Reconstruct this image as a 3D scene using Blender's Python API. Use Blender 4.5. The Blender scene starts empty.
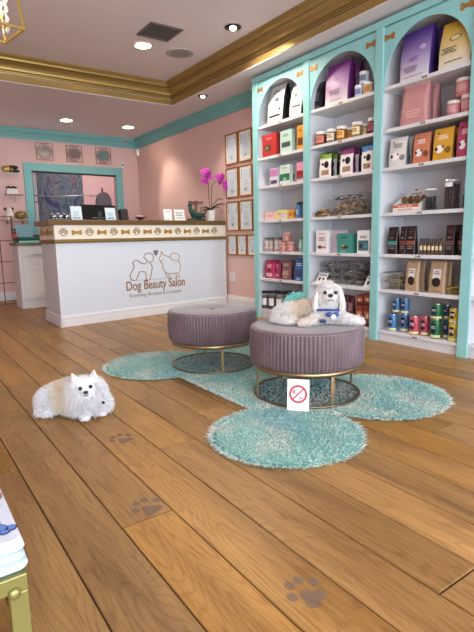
import bpy, bmesh, math, random
from mathutils import Vector, Matrix, noise
PI = math.pi
random.seed(7)
S = bpy.context.scene
COL = S.collection

# ------------------------------------------------------------------ materials
def lin(c):
    o = []
    for v in c[:3]:
        v = v/255.0
        o.append(v/12.92 if v <= .04045 else ((v+.055)/1.055)**2.4)
    return (o[0], o[1], o[2], 1.0)
_M = {}
def mat(c, rough=.5, metal=0.0, sheen=0.0, bump=0.0, bscale=60.0, trans=0.0, emit=0.0, coat=0.0, var=0.0, vscale=8.0, alpha=1.0, stretch=None, ior=1.45):
    key = (tuple(int(x) for x in c), rough, metal, sheen, bump, bscale, trans, emit, coat, var, vscale, alpha, stretch)
    if key in _M: return _M[key]
    m = bpy.data.materials.new('surface'); m.use_nodes = True
    nt = m.node_tree; b = nt.nodes['Principled BSDF']
    b.inputs['Base Color'].default_value = lin(c)
    b.inputs['Roughness'].default_value = rough
    b.inputs['Metallic'].default_value = metal
    b.inputs['IOR'].default_value = ior
    if sheen: b.inputs['Sheen Weight'].default_value = sheen; b.inputs['Sheen Roughness'].default_value = .4
    if trans: b.inputs['Transmission Weight'].default_value = trans
    if coat: b.inputs['Coat Weight'].default_value = coat; b.inputs['Coat Roughness'].default_value = .15
    if alpha < 1: b.inputs['Alpha'].default_value = alpha
    if emit: b.inputs['Emission Color'].default_value = lin(c); b.inputs['Emission Strength'].default_value = emit
    tc = nt.nodes.new('ShaderNodeTexCoord'); src = tc.outputs['Object']
    if stretch:
        mp = nt.nodes.new('ShaderNodeMapping'); mp.inputs['Scale'].default_value = stretch
        nt.links.new(src, mp.inputs['Vector']); src = mp.outputs['Vector']
    n = nt.nodes.new('ShaderNodeTexNoise'); n.inputs['Scale'].default_value = vscale; n.inputs['Detail'].default_value = 4
    nt.links.new(src, n.inputs['Vector'])
    if var:
        r = nt.nodes.new('ShaderNodeMapRange'); r.inputs['From Min'].default_value = .3; r.inputs['From Max'].default_value = .7
        r.inputs['To Min'].default_value = 1-var; r.inputs['To Max'].default_value = 1+var
        nt.links.new(n.outputs['Fac'], r.inputs['Value'])
        h = nt.nodes.new('ShaderNodeHueSaturation'); h.inputs['Color'].default_value = lin(c)
        nt.links.new(r.outputs['Result'], h.inputs['Value']); nt.links.new(h.outputs['Color'], b.inputs['Base Color'])
    if bump:
        n2 = nt.nodes.new('ShaderNodeTexNoise'); n2.inputs['Scale'].default_value = bscale; n2.inputs['Detail'].default_value = 3
        nt.links.new(src, n2.inputs['Vector'])
        bp = nt.nodes.new('ShaderNodeBump'); bp.inputs['Strength'].default_value = bump; bp.inputs['Distance'].default_value = .01
        nt.links.new(n2.outputs['Fac'], bp.inputs['Height']); nt.links.new(bp.outputs['Normal'], b.inputs['Normal'])
    _M[key] = m
    return m
def attr_mat(name, rough=.8, sheen=.3, spec=.3, trans=0.0):
    m = bpy.data.materials.new(name); m.use_nodes = True
    nt = m.node_tree; b = nt.nodes['Principled BSDF']
    a = nt.nodes.new('ShaderNodeAttribute'); a.attribute_name = 'tint'
    nt.links.new(a.outputs['Color'], b.inputs['Base Color'])
    b.inputs['Roughness'].default_value = rough; b.inputs['Sheen Weight'].default_value = sheen
    b.inputs['Specular IOR Level'].default_value = spec
    return m

WHITE = mat((226, 226, 228), .45, var=.02)
SHELF = mat((222, 223, 228), .5, var=.02, vscale=4)
TEAL = mat((146, 206, 207), .45, var=.03, vscale=5)
TEALTRIM = mat((122, 184, 184), .5, var=.03, vscale=5)
GOLD = mat((166, 138, 82), .36, metal=.6, var=.02, vscale=5)
GOLDP = mat((186, 142, 62), .45, metal=.45, var=.05)
TRIMGOLD = mat((136, 112, 62), .5, metal=.35, var=.06, vscale=10)
BRASS = mat((176, 150, 112), .3, metal=.9, var=.06, vscale=20)
PINK = mat((222, 188, 184), .7, bump=.03, bscale=150, var=.015, vscale=2)
CEIL = mat((232, 224, 227), .8, bump=.02, bscale=200, var=.012, vscale=2)
BLACK = mat((18, 18, 20), .4)
GLASS = mat((235, 242, 242), .03, trans=1.0, ior=1.45)
ACRYL = mat((225, 230, 232), .08, alpha=.14)

# ------------------------------------------------------------------ mesh builder
class MB:
    def __init__(s): s.v = []; s.f = []; s.m = []; s.mi = 0; s.sm = []; s.smooth = False
    def add(s, vs, fs):
        o = len(s.v); s.v += [tuple(p) for p in vs]
        for f in fs: s.f.append(tuple(i+o for i in f)); s.m.append(s.mi); s.sm.append(s.smooth)
        return s
    def box(s, x0, x1, y0, y1, z0, z1, M=None):
        vs = [Vector((x, y, z)) for z in (z0, z1) for y in (y0, y1) for x in (x0, x1)]
        if M: vs = [M @ p for p in vs]
        return s.add(vs, [(0, 2, 3, 1), (4, 5, 7, 6), (0, 1, 5, 4), (2, 6, 7, 3), (0, 4, 6, 2), (1, 3, 7, 5)])
    def lathe(s, prof, n=24, c=(0, 0, 0), mod=None, M=None, a0=0, a1=2*PI):
        full = abs(a1-a0-2*PI) < 1e-6; N = n if full else n+1
        vs = []
        for r, z in prof:
            for i in range(N):
                a = a0+(a1-a0)*i/n; rr = r*(mod(a, z) if mod else 1)
                p = Vector((c[0]+rr*math.cos(a), c[1]+rr*math.sin(a), c[2]+z)); vs.append(M @ p if M else p)
        fs = []
        for j in range(len(prof)-1):
            for i in range(n):
                k = (i+1) % N; fs.append((j*N+i, j*N+k, (j+1)*N+k, (j+1)*N+i))
        sv = s.smooth; s.smooth = True; s.add(vs, fs); s.smooth = sv
        if full:
            if prof[0][0] > 1e-5: s.add(vs[:N], [tuple(range(N-1, -1, -1))])
            if prof[-1][0] > 1e-5: s.add(vs[-N:], [tuple(range(N))])
        return s
    def tube(s, pts, r, n=8, closed=False, caps=True, radii=None):
        pts = [Vector(p) for p in pts]; L = len(pts); vs = []
        up = None
        for i, p in enumerate(pts):
            if closed: t = pts[(i+1) % L]-pts[i-1]
            else: t = pts[min(i+1, L-1)]-pts[max(i-1, 0)]
            t.normalize()
            if up is None: up = Vector((0, 0, 1)) if abs(t.z) < .9 else Vector((1, 0, 0))
            a = t.cross(up)
            if a.length < 1e-4: a = t.cross(Vector((1, 0, 0)))
            a.normalize(); b = t.cross(a); b.normalize(); up = -b if False else a.cross(t)
            rr = radii[i] if radii else r
            for k in range(n): vs.append(p+a*rr*math.cos(2*PI*k/n)+b*rr*math.sin(2*PI*k/n))
        fs = []
        for i in range(L if closed else L-1):
            j = (i+1) % L
            for k in range(n): fs.append((i*n+k, i*n+(k+1) % n, j*n+(k+1) % n, j*n+k))
        sv = s.smooth; s.smooth = n > 4; s.add(vs, fs); s.smooth = sv
        if caps and not closed: s.add(vs[:n], [tuple(range(n))]); s.add(vs[-n:], [tuple(range(n-1, -1, -1))])
        return s
    def bar(s, a, b, w, t=None):
        """square bar from a to b"""
        a = Vector(a); b = Vector(b); d = b-a; L = d.length; t = t or w
        q = d.to_track_quat('Z', 'Y').to_matrix().to_4x4(); M = Matrix.Translation(a) @ q
        return s.box(-w/2, w/2, -t/2, t/2, 0, L, M)
    def ball(s, c, r, n=12, M=None, sc=(1, 1, 1)):
        prof = [(max(1e-6, math.sin(PI*i/n)), -math.cos(PI*i/n)) for i in range(n+1)]
        T = Matrix.Translation(Vector(c)) @ Matrix.Diagonal((r*sc[0], r*sc[1], r*sc[2], 1))
        if M: T = M @ T
        return s.lathe(prof, max(8, n+4), M=T)
    def prism(s, outline, y0, y1, M=None):
        """outline in x,z extruded y0..y1"""
        n = len(outline); vs = [Vector((x, y0, z)) for x, z in outline]+[Vector((x, y1, z)) for x, z in outline]
        if M: vs = [M @ p for p in vs]
        return s.add(vs, [tuple(range(n)), tuple(range(2*n-1, n-1, -1))]+[(i, n+i, n+(i+1) % n, (i+1) % n) for i in range(n)])
    def build(s, name, ms, parent=None, bevel=0, loc=None, rotz=0, sharp=None):
        me = bpy.data.meshes.new(name); me.from_pydata(s.v, [], s.f)
        ms = ms if isinstance(ms, (list, tuple)) else [ms]
        for m in ms: me.materials.append(m)
        me.polygons.foreach_set('material_index', [min(i, len(ms)-1) for i in s.m])
        me.polygons.foreach_set('use_smooth', s.sm)
        me.validate(); me.update()
        o = bpy.data.objects.new(name, me); COL.objects.link(o)
        if parent: o.parent = parent
        if loc: o.location = loc
        if rotz: o.rotation_euler.z = rotz
        if bevel:
            b = o.modifiers.new('bevel', 'BEVEL'); b.width = bevel; b.segments = 2; b.limit_method = 'ANGLE'; b.angle_limit = .7
        return o
def tag(o, label=None, cat=None, group=None, kind=None):
    if label: o['label'] = label
    if cat: o['category'] = cat
    if group: o['group'] = group
    if kind: o['kind'] = kind
    return o
def thing(name, loc, rotz, label, cat, group=None):
    o = bpy.data.objects.new(name, None); COL.objects.link(o); o.empty_display_size = .05
    o.location = loc; o.rotation_euler.z = rotz
    return tag(o, label, cat, group)
def struct(o): o['kind'] = 'structure'; return o
def copy_tree(o, parent=None):
    c = o.copy(); COL.objects.link(c); c.parent = parent
    for ch in list(o.children): copy_tree(ch, c)
    return c

# ------------------------------------------------------------------ camera
cam = bpy.data.cameras.new('camera'); co = bpy.data.objects.new('camera', cam); COL.objects.link(co)
Rt = Vector((0.81983319, -0.57226195, -0.01974355)); Dn = Vector((-0.10716579, -0.11947406, -0.9870367)); Fw = Vector((0.5624847, 0.81132127, -0.1592757))
co.matrix_world = Matrix(((Rt.x, -Dn.x, -Fw.x, 0), (Rt.y, -Dn.y, -Fw.y, 0), (Rt.z, -Dn.z, -Fw.z, 1.0), (0, 0, 0, 1)))
cam.sensor_fit = 'HORIZONTAL'; cam.sensor_width = 36; cam.lens = 495/474*36; cam.clip_start = .02
S.camera = co

# ------------------------------------------------------------------ room
XW, YB, HC, HT = 4.07, 9.1, 2.83, 3.1
XL, YF = -3.4, -3.2
def wood():
    m = bpy.data.materials.new('oak_plank'); m.use_nodes = True
    nt = m.node_tree; N = nt.nodes.new; L = nt.links.new; b = nt.nodes['Principled BSDF']
    tc = N('ShaderNodeTexCoord'); at = N('ShaderNodeAttribute'); at.attribute_name = 'plank'
    sep = N('ShaderNodeSeparateColor'); L(at.outputs['Color'], sep.inputs[0])
    off = N('ShaderNodeVectorMath'); off.operation = 'MULTIPLY_ADD'; off.inputs[1].default_value = (7, 31, 5); L(at.outputs['Color'], off.inputs[0]); L(tc.outputs['Object'], off.inputs[2])
    mp = N('ShaderNodeMapping'); mp.inputs['Scale'].default_value = (7, .9, 1); L(off.outputs[0], mp.inputs['Vector'])
    n1 = N('ShaderNodeTexNoise'); n1.inputs['Scale'].default_value = 1.0; n1.inputs['Detail'].default_value = 5; n1.inputs['Roughness'].default_value = .6; n1.inputs['Distortion'].default_value = .6; L(mp.outputs[0], n1.inputs['Vector'])
    # cathedral grain: rings of a slow noise
    mp2 = N('ShaderNodeMapping'); mp2.inputs['Scale'].default_value = (5.5, .75, 1); L(off.outputs[0], mp2.inputs['Vector'])
    n2 = N('ShaderNodeTexNoise'); n2.inputs['Scale'].default_value = 1.0; n2.inputs['Detail'].default_value = 2; n2.inputs['Roughness'].default_value = .45; L(mp2.outputs[0], n2.inputs['Vector'])
    mu = N('ShaderNodeMath'); mu.operation = 'MULTIPLY'; mu.inputs[1].default_value = 170; L(n2.outputs['Fac'], mu.inputs[0])
    sn = N('ShaderNodeMath'); sn.operation = 'SINE'; L(mu.outputs[0], sn.inputs[0])
    mp3 = N('ShaderNodeMapping'); mp3.inputs['Scale'].default_value = (130, 6, 1); L(off.outputs[0], mp3.inputs['Vector'])
    n3 = N('ShaderNodeTexNoise'); n3.inputs['Scale'].default_value = 1.0; n3.inputs['Detail'].default_value = 2; L(mp3.outputs[0], n3.inputs['Vector'])
    ramp = N('ShaderNodeValToRGB'); ramp.color_ramp.elements[0].position = .3; ramp.color_ramp.elements[1].position = .72
    ramp.color_ramp.elements[0].color = lin((134, 95, 47)); ramp.color_ramp.elements[1].color = lin((184, 141, 79)); L(n1.outputs['Fac'], ramp.inputs[0])
    mx = N('ShaderNodeMix'); mx.data_type = 'RGBA'; mx.blend_type = 'MULTIPLY'; mx.inputs[7].default_value = lin((200, 184, 160))
    fa = N('ShaderNodeMapRange'); fa.inputs['From Min'].default_value = .35; fa.inputs['From Max'].default_value = 1; fa.inputs['To Max'].default_value = .38; L(sn.outputs[0], fa.inputs[0]); L(fa.outputs[0], mx.inputs[0]); L(ramp.outputs[0], mx.inputs[6])
    mx2 = N('ShaderNodeMix'); mx2.data_type = 'RGBA'; mx2.blend_type = 'MULTIPLY'; mx2.inputs[7].default_value = lin((196, 176, 150))
    fb = N('ShaderNodeMapRange'); fb.inputs['From Min'].default_value = .52; fb.inputs['From Max'].default_value = .7; fb.inputs['To Max'].default_value = .6; L(n3.outputs['Fac'], fb.inputs[0]); L(fb.outputs[0], mx2.inputs[0]); L(mx.outputs[2], mx2.inputs[6])
    hs = N('ShaderNodeHueSaturation'); L(mx2.outputs[2], hs.inputs['Color'])
    v = N('ShaderNodeMapRange'); v.inputs['To Min'].default_value = .70; v.inputs['To Max'].default_value = 1.14; L(sep.outputs[0], v.inputs[0]); L(v.outputs[0], hs.inputs['Value'])
    sa = N('ShaderNodeMapRange'); sa.inputs['To Min'].default_value = .92; sa.inputs['To Max'].default_value = 1.06; L(sep.outputs[1], sa.inputs[0]); L(sa.outputs[0], hs.inputs['Saturation'])
    L(hs.outputs[0], b.inputs['Base Color'])
    ro = N('ShaderNodeMapRange'); ro.inputs['To Min'].default_value = .3; ro.inputs['To Max'].default_value = .5; L(n1.outputs['Fac'], ro.inputs[0]); L(ro.outputs[0], b.inputs['Roughness'])
    bp = N('ShaderNodeBump'); bp.inputs['Strength'].default_value = .12; bp.inputs['Distance'].default_value = .004; L(n3.outputs['Fac'], bp.inputs['Height']); L(bp.outputs[0], b.inputs['Normal'])
    b.inputs['Specular IOR Level'].default_value = .35
    return m
def make_floor():
    rnd = random.Random(11)
    m = MB(); cols = []
    m.mi = 1; m.box(XL, XW+.1, YF, YB+3.2, -.05, -.006); cols += [(.5, .5, .5)]*6; m.mi = 0
    w = .1985; g = .0022
    known = {0: 1.548, 2: 2.065, 3: .708, 1: 3.5, -1: 3.0, -2: 2.235, 4: 2.4}   # seams seen in the photo: plank index -> Y
    fixedtone = {0: None}
    i0 = int((XL-.565)/w)-1; i1 = int((XW-.565)/w)+1
    for i in range(i0, i1+1):
        xa = max(XL, .565+i*w)+g; xb = min(XW+.1, .565+(i+1)*w)-g
        if xb-xa < .01: continue
        if i in known: y = known[i]-(4.2 if i != 1 else 6.4)
        else: y = YF-rnd.random()*1.9
        while y < YB+3.2:
            ln = rnd.choice((1.9, 2.1, 2.4)) if i not in known else (2.1 if i != 1 else 3.2)
            y2 = y+ln; ya = max(y, YF)+g*1.3; yb = min(y2, YB+3.2)-g*1.3; y = y2
            if yb-ya < .02: continue
            e = .0022
            t = rnd.random()
            if -3 < i < 0: t = .05+t*.2
            if i == -2: t = .1
            if i == 0 and ya < 1.5 < yb+.1: t = .95
            if 1 <= i <= 4: t = .45+.45*t
            vs = [(xa, ya, -.006), (xb, ya, -.006), (xb, yb, -.006), (xa, yb, -.006), (xa, ya, -e), (xb, ya, -e), (xb, yb, -e), (xa, yb, -e),
                  (xa+e, ya+e, 0), (xb-e, ya+e, 0), (xb-e, yb-e, 0), (xa+e, yb-e, 0)]
            fs = [(8, 9, 10, 11)]+[(4+k, 4+(k+1) % 4, 8+(k+1) % 4, 8+k) for k in range(4)]+[(k, (k+1) % 4, 4+(k+1) % 4, 4+k) for k in range(4)]
            m.add(vs, fs); cols += [(t, rnd.random(), rnd.random())]*9
    o = m.build('floor', [wood(), mat((40, 26, 14), .8)])
    at = o.data.color_attributes.new('plank', 'FLOAT_COLOR', 'CORNER')
    buf = []
    for p in o.data.polygons:
        c = cols[p.index]
        for _ in range(p.loop_total): buf += [c[0], c[1], c[2], 1]
    at.data.foreach_set('color', buf)
    struct(o)
make_floor()

def profile_run(m, prof, a, b, out):
    """extrude profile (d,z) from a to b; d measured along 'out'(2D unit), mitred by the given end shifts"""
    pass
# back wall with the interior window opening
OX0, OX1, OZ0, OZ1 = 2.12, 3.62, 1.2, 2.17
m = MB()
m.box(XL, OX0, YB, YB+.12, 0, HC+.3); m.box(OX1, XW+.1, YB, YB+.12, 0, HC+.3)
m.box(OX0, OX1, YB, YB+.12, 0, OZ0); m.box(OX0, OX1, YB, YB+.12, OZ1, HC+.3)
struct(m.build('wall_back', PINK))
m = MB(); m.box(XW, XW+.1, YF, YB, 0, HC+.3); struct(m.build('wall_right', PINK))
m = MB(); m.box(XL-.1, XL, YF, YB+.12, 0, HC+.3); struct(m.build('wall_left', PINK))
# shop front wall: low sill, header, mullions; open glazing to the street
m = MB(); m.box(XL, XW, YF-.12, YF, 0, .12); m.box(XL, XW, YF-.12, YF, 2.75, HC+.3)
m.box(XL, XL+.25, YF-.12, YF, .12, 2.75); m.box(XW-.25, XW, YF-.12, YF, .12, 2.75)
struct(m.build('wall_front', PINK))
for k, (xa, xb) in enumerate(((XL+.25, -1.1), (-1.1, 1.4), (1.4, XW-.25))):
    m = MB(); m.box(xa, xa+.05, YF-.09, YF-.03, .12, 2.75); m.box(xb-.05, xb, YF-.09, YF-.03, .12, 2.75); m.box(xa, xb, YF-.09, YF-.03, .12, .18); m.box(xa, xb, YF-.09, YF-.03, 2.69, 2.75)
    struct(m.build('window_%d' % (k+2), mat((60, 62, 66), .4, metal=.6)))
# ceilings: lower ring and raised tray
TX0, TX1, TY0, TY1 = -2.7, 3.49, -2.5, 6.54
m = MB(); m.box(XL, TX0, YF, YB, HC, HC+.3); m.box(TX1, XW, YF, YB, HC, HC+.3); m.box(TX0, TX1, YF, TY0, HC, HC+.3); m.box(TX0, TX1, TY1, YB, HC, HC+.3)
m.box(TX0, TX1, TY0, TY1, HT, HT+.05)
struct(m.build('ceiling', CEIL))
# gilded crown round the tray (mitred rings)
prof = [(0, 0), (-.004, .004), (.006, .012), (.006, .074), (-.004, .078), (.02, .084), (.022, .094), (.012, .097), (.032, .101), (.034, .109), (.024, .112), (.044, .116), (.05, .12), (.054, .145), (.066, .168), (.085, .185), (.1, .193), (.094, .2), (.112, .206), (.12, .21), (.126, .228), (.14, .245), (.15, .255), (.15, .27), (0, .27)]
m = MB(); ring = []
for d, z in prof:
    ring.append([(TX0+d, TY0+d, HC+z), (TX1-d, TY0+d, HC+z), (TX1-d, TY1-d, HC+z), (TX0+d, TY1-d, HC+z)])
vs = [p for r in ring for p in r]
m.add(vs, [(j*4+k, j*4+(k+1) % 4, (j+1)*4+(k+1) % 4, (j+1)*4+k) for j in range(len(prof)-1) for k in range(4)])
struct(m.build('trim_1', GOLD))
# teal crown along back and right walls
def run(prof, pts, name, ms):
    """pts: list of wall points (x,y) with inward normals per point (already mitred)"""
    m = MB(); n = len(prof)
    vs = [(x+nx*d, y+ny*d, z) for (x, y, nx, ny) in pts for d, z in prof]
    m.add(vs, [(i*n+j, i*n+(j+1) % n, (i+1)*n+(j+1) % n, (i+1)*n+j) for i in range(len(pts)-1) for j in range(n)])
    m.add(vs[:n], [tuple(range(n))]); m.add(vs[-n:], [tuple(range(n-1, -1, -1))])
    return struct(m.build(name, ms))
tp = [(0, 2.67), (.018, 2.67), (.022, 2.70), (.035, 2.715), (.04, 2.735), (.062, 2.765), (.085, 2.785), (.09, 2.81), (.105, 2.815), (.105, 2.83), (0, 2.83)]
run(tp, [(XL, YB, 0, -1), (XW, YB, -1, -1), (XW, 1.0, -1, 0)], 'trim_2', TEALTRIM)
bp_ = [(0, 0), (.02, 0), (.02, .1), (.013, .115), (.013, .135), (0, .145)]
run(bp_, [(XL, YB, 0, -1), (XW, YB, -1, -1), (XW, 6.1, -1, 0)], 'baseboard_back', WHITE)
run(bp_, [(XW, 6.1, -1, 0), (XW, 4.93, -1, 0)], 'baseboard_right', WHITE)
# interior window: teal casing, glass, small room behind
m = MB()
w = .125
m.box(OX0-w, OX0+.005, YB-.03, YB+.02, OZ0-w, OZ1+w); m.box(OX1-.005, OX1+w, YB-.03, YB+.02, OZ0-w, OZ1+w)
m.box(OX0, OX1, YB-.03, YB+.02, OZ1-.005, OZ1+w); m.box(OX0, OX1, YB-.03, YB+.02, OZ0-w, OZ0+.005)
wf = struct(m.build('window_1', TEALTRIM, bevel=.004))
m = MB(); m.box(OX0, OX1, YB+.025, YB+.05, OZ1-.03, OZ1-.006); m.box(OX0, OX0+.02, YB+.025, YB+.05, OZ0, OZ1); m.build('sash', mat((30, 34, 38), .5), wf)
m = MB(); m.box(OX0, OX1, YB+.03, YB+.036, OZ0, OZ1-.03); m.build('pane', mat((60, 66, 72), .02, alpha=.10), wf)
m = MB(); m.box(1.2, 5.2, YB+1.35, YB+1.45, 0, 3.1); m.box(5.1, 5.2, YB+.12, YB+1.35, 0, 3.1); m.box(1.2, 1.3, YB+.12, YB+1.35, 0, 3.1)
m.box(4.17, 5.2, YB, YB+.12, 0, 3.1)
struct(m.build('wall_grooming_room', PINK))
m = MB(); m.box(1.2, 5.2, YB+.12, YB+1.45, 2.95, 3.0); struct(m.build('ceiling_grooming_room', CEIL))
def blotch():
    m = bpy.data.materials.new('marbled_paint'); m.use_nodes = True; nt = m.node_tree; b = nt.nodes['Principled BSDF']
    tc = nt.nodes.new('ShaderNodeTexCoord'); n = nt.nodes.new('ShaderNodeTexNoise'); n.inputs['Scale'].default_value = 2.2; n.inputs['Detail'].default_value = 6; n.inputs['Distortion'].default_value = 1.2
    mp = nt.nodes.new('ShaderNodeMapping'); mp.inputs['Scale'].default_value = (1.4, 1, .7); nt.links.new(tc.outputs['Object'], mp.inputs[0]); nt.links.new(mp.outputs[0], n.inputs['Vector'])
    r = nt.nodes.new('ShaderNodeValToRGB'); e = r.color_ramp.elements
    e[0].position = .3; e[0].color = lin((34, 46, 90)); e[1].position = .72; e[1].color = lin((168, 128, 100))
    for p, c in ((.4, (52, 66, 108)), (.46, (112, 128, 142)), (.51, (64, 88, 100)), (.57, (128, 130, 138)), (.63, (62, 68, 100))):
        q = e.new(p); q.color = lin(c)
    nt.links.new(n.outputs['Fac'], r.inputs[0]); nt.links.new(r.outputs[0], b.inputs['Base Color']); b.inputs['Roughness'].default_value = .3
    return m
m = MB(); m.box(2.35, 3.42, YB+1.31, YB+1.345, .9, 2.75)
o = m.build('wall_panel', blotch()); tag(o, 'tall blue grey marbled wall panel seen through the teal framed window', 'wall panel')
m = MB(); m.box(2.19, 2.27, YB+.32, YB+.40, 0, 2.9); struct(m.build('door_1', WHITE))
t = thing('door_pull', (2.19, YB+.28, 0), 0, 'long dark vertical door pull with round knob behind the window', 'door handle')
m = MB(); m.tube([(0, 0, 1.35), (0, 0, 1.98)], .014, 8); m.build('bar', mat((60, 58, 60), .3, metal=.8), t)
m = MB(); m.tube([(.06*math.cos(a)+.03, -.01, 1.72+.06*math.sin(a)) for a in [2*PI*i/16 for i in range(16)]], .009, 6, closed=True); m.build('ring_pull', mat((70, 68, 72), .3, metal=.8), t)
for z in (1.45, 1.9):
    m = MB(); m.tube([(0, 0, z), (.0, .04, z)], .009, 6); m.build('bracket', mat((60, 58, 60), .3, metal=.8), t)
t = thing('shower_rail', (2.5, YB+.9, 1.2), 0, 'thin chrome rail crossing in front of the marbled panel', 'rail')
CH = mat((190, 192, 196), .2, metal=1)
m = MB(); m.tube([(-.2, 0, .62), (.2, 0, .62), (.9, 0, .66), (1.05, 0, .66)], .010, 8); m.build('rail', CH, t)
m = MB(); m.tube([(0, 0, .62), (-.1, .02, .2), (-.15, .03, -.05)], .008, 6); m.build('hose', mat((40, 42, 48), .5), t)
m = MB(); m.tube([(-.2, 0, .62), (-.2, .4, .62)], .01, 6); m.tube([(1.05, 0, .66), (1.05, .4, .66)], .01, 6); m.build('wall_mount', CH, t)
t = thing('stand_dryer', (3.62, YB+.75, 0), 0, 'grey arched stand dryer in the pink room behind the window', 'dryer')
m = MB(); m.tube([(0, 0, .02), (0, 0, 2.0)], .018, 8); m.build('pole', mat((80, 80, 84), .4, metal=.6), t)
m = MB(); m.prism([(-.15, 1.35)]+[(.15*math.cos(a), 1.72+.2*math.sin(a)) for a in [PI-PI*i/14 for i in range(15)]]+[(.15, 1.35), (.07, 1.35), (.05, 1.66), (-.02, 1.66), (-.06, 1.35)], -.1, .02); m.build('hood', mat((112, 114, 120), .5), t, bevel=.01)
m = MB(); m.lathe([(.22, 0), (.22, .02), (.05, .05)], 20); m.build('base', mat((80, 80, 84), .4), t)
# ------------------------------------------------------------------ ceiling fixtures
LITW = mat((255, 246, 232), .5, emit=9.0)
def downlight(x, y, z, r, label, wide=True):
    t = thing('ceiling_light', (x, y, z), 0, label, 'ceiling light')
    if wide:
        m = MB(); m.lathe([(r, 0), (r*1.0, -.006), (r*.9, -.012), (r*.86, -.008), (r*.86, 0)], 32); m.build('trim_ring', WHITE, t)
        m = MB(); m.lathe([(.001, -.007), (r*.86, -.007)], 32); m.build('lens', LITW, t)
    else:
        m = MB(); m.lathe([(r, 0), (r, -.008), (r*.82, -.012), (r*.74, -.004), (r*.74, .0)], 32); m.build('trim_ring', mat((70, 64, 62), .35, metal=.7), t)
        m = MB(); m.ball((0, 0, -.012), r*.42, 10, sc=(1, 1, .6)); m.build('bulb', mat((255, 240, 215), .4, emit=14.0), t)
    return t
downlight(2.54, 5.378, HT, .098, 'flat round lit ceiling light beside the square vent')
downlight(2.47, 8.1, HC, .098, 'flat round lit light on the low ceiling above the hanging square mirrors')
downlight(3.487, 8.1, HC, .098, 'flat round lit light on the low ceiling near the far corner')
downlight(3.113, 4.459, HT, .085, 'dark rimmed spotlight in the raised ceiling near the gold moulding', False)
downlight(3.6, 5.88, HC, .065, 'small dark rimmed spotlight on the low ceiling outside the gold moulding', False)
downlight(-.9, 4.2, HT, .098, 'flat round lit ceiling light over the open floor left of the counter')
downlight(1.2, 1.4, HT, .098, 'flat round lit ceiling light above the two ottomans')
t = thing('ceiling_vent', (2.535, 4.955, HT), 0, 'square dark ceiling air vent with slats', 'vent')
m = MB(); 
for a in ((-.18, -.15, -.18, .18), (.15, .18, -.18, .18), (-.15, .15, -.18, -.15), (-.15, .15, .15, .18)): m.box(a[0], a[1], a[2], a[3], -.012, 0)
VG = mat((112, 106, 104), .5, metal=.3)
m.build('frame', VG, t)
m = MB(); m.box(-.15, .15, -.15, .15, -.002, 0); m.build('backing', mat((52, 50, 50), .8), t)
m = MB()
for i in range(14): m.bar((-.15, -.14+i*.0215, -.006), (.15, -.14+i*.0215, -.006), .011, .003)
m.build('slats', mat((92, 88, 86), .5), t)
t = thing('ceiling_speaker', (3.0, 5.377, HT), 0, 'round grey mesh ceiling speaker right of the vent', 'speaker')
m = MB(); m.lathe([(.155, 0), (.155, -.008), (.143, -.012), (.14, -.009)], 32); m.build('rim', mat((176, 172, 170), .5), t)
m = MB(); m.lathe([(.001, -.012), (.07, -.011), (.14, -.008)], 32); m.build('grille', mat((150, 150, 148), .7, bump=.3, bscale=400), t)
t = thing('security_camera', (3.81, YB-.1, 2.765), 0, 'small dark lens security camera on the teal moulding', 'camera')
m = MB(); m.box(-.03, .03, -.02, .05, -.03, .03); m.build('housing', mat((190, 190, 190), .5), t, bevel=.006)
m = MB(); m.ball((0, -.028, 0), .017, 8); m.build('lens', BLACK, t)
t = thing('security_camera', (3.755, YB, 2.36), 0, 'small white and black camera on the pink wall above the teal frame corner', 'camera')
m = MB(); m.box(-.03, .03, -.05, 0, -.05, .05); m.build('housing', mat((225, 225, 225), .5), t, bevel=.008)
m = MB(); m.lathe([(.018, 0), (.015, .006), (.001, .008)], 12, M=Matrix.Translation((0, -.05, -.005)) @ Matrix.Rotation(PI/2, 4, 'X')); m.build('lens', BLACK, t)
t = thing('motion_sensor', (XW, 9.02, 2.59), 0, 'white motion sensor high on the right wall by the far corner', 'sensor')
m = MB(); m.box(-.06, 0, -.045, .03, -.07, .07); m.build('housing', mat((228, 226, 226), .5), t, bevel=.015)
m = MB(); m.box(-.064, -.058, -.03, .015, -.05, -.005); m.build('lens', mat((200, 200, 205), .3), t)
t = thing('wall_outlet', (XW, 6.0, .41), 0, 'white wall outlet plate just right of the counter end', 'outlet')
m = MB(); m.box(-.006, 0, -.1, .02, -.06, .06); m.build('plate', WHITE, t, bevel=.002)
m = MB(); m.box(-.009, -.005, -.08, 0, -.045, .045); m.build('socket', mat((215, 215, 216), .4), t)

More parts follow.
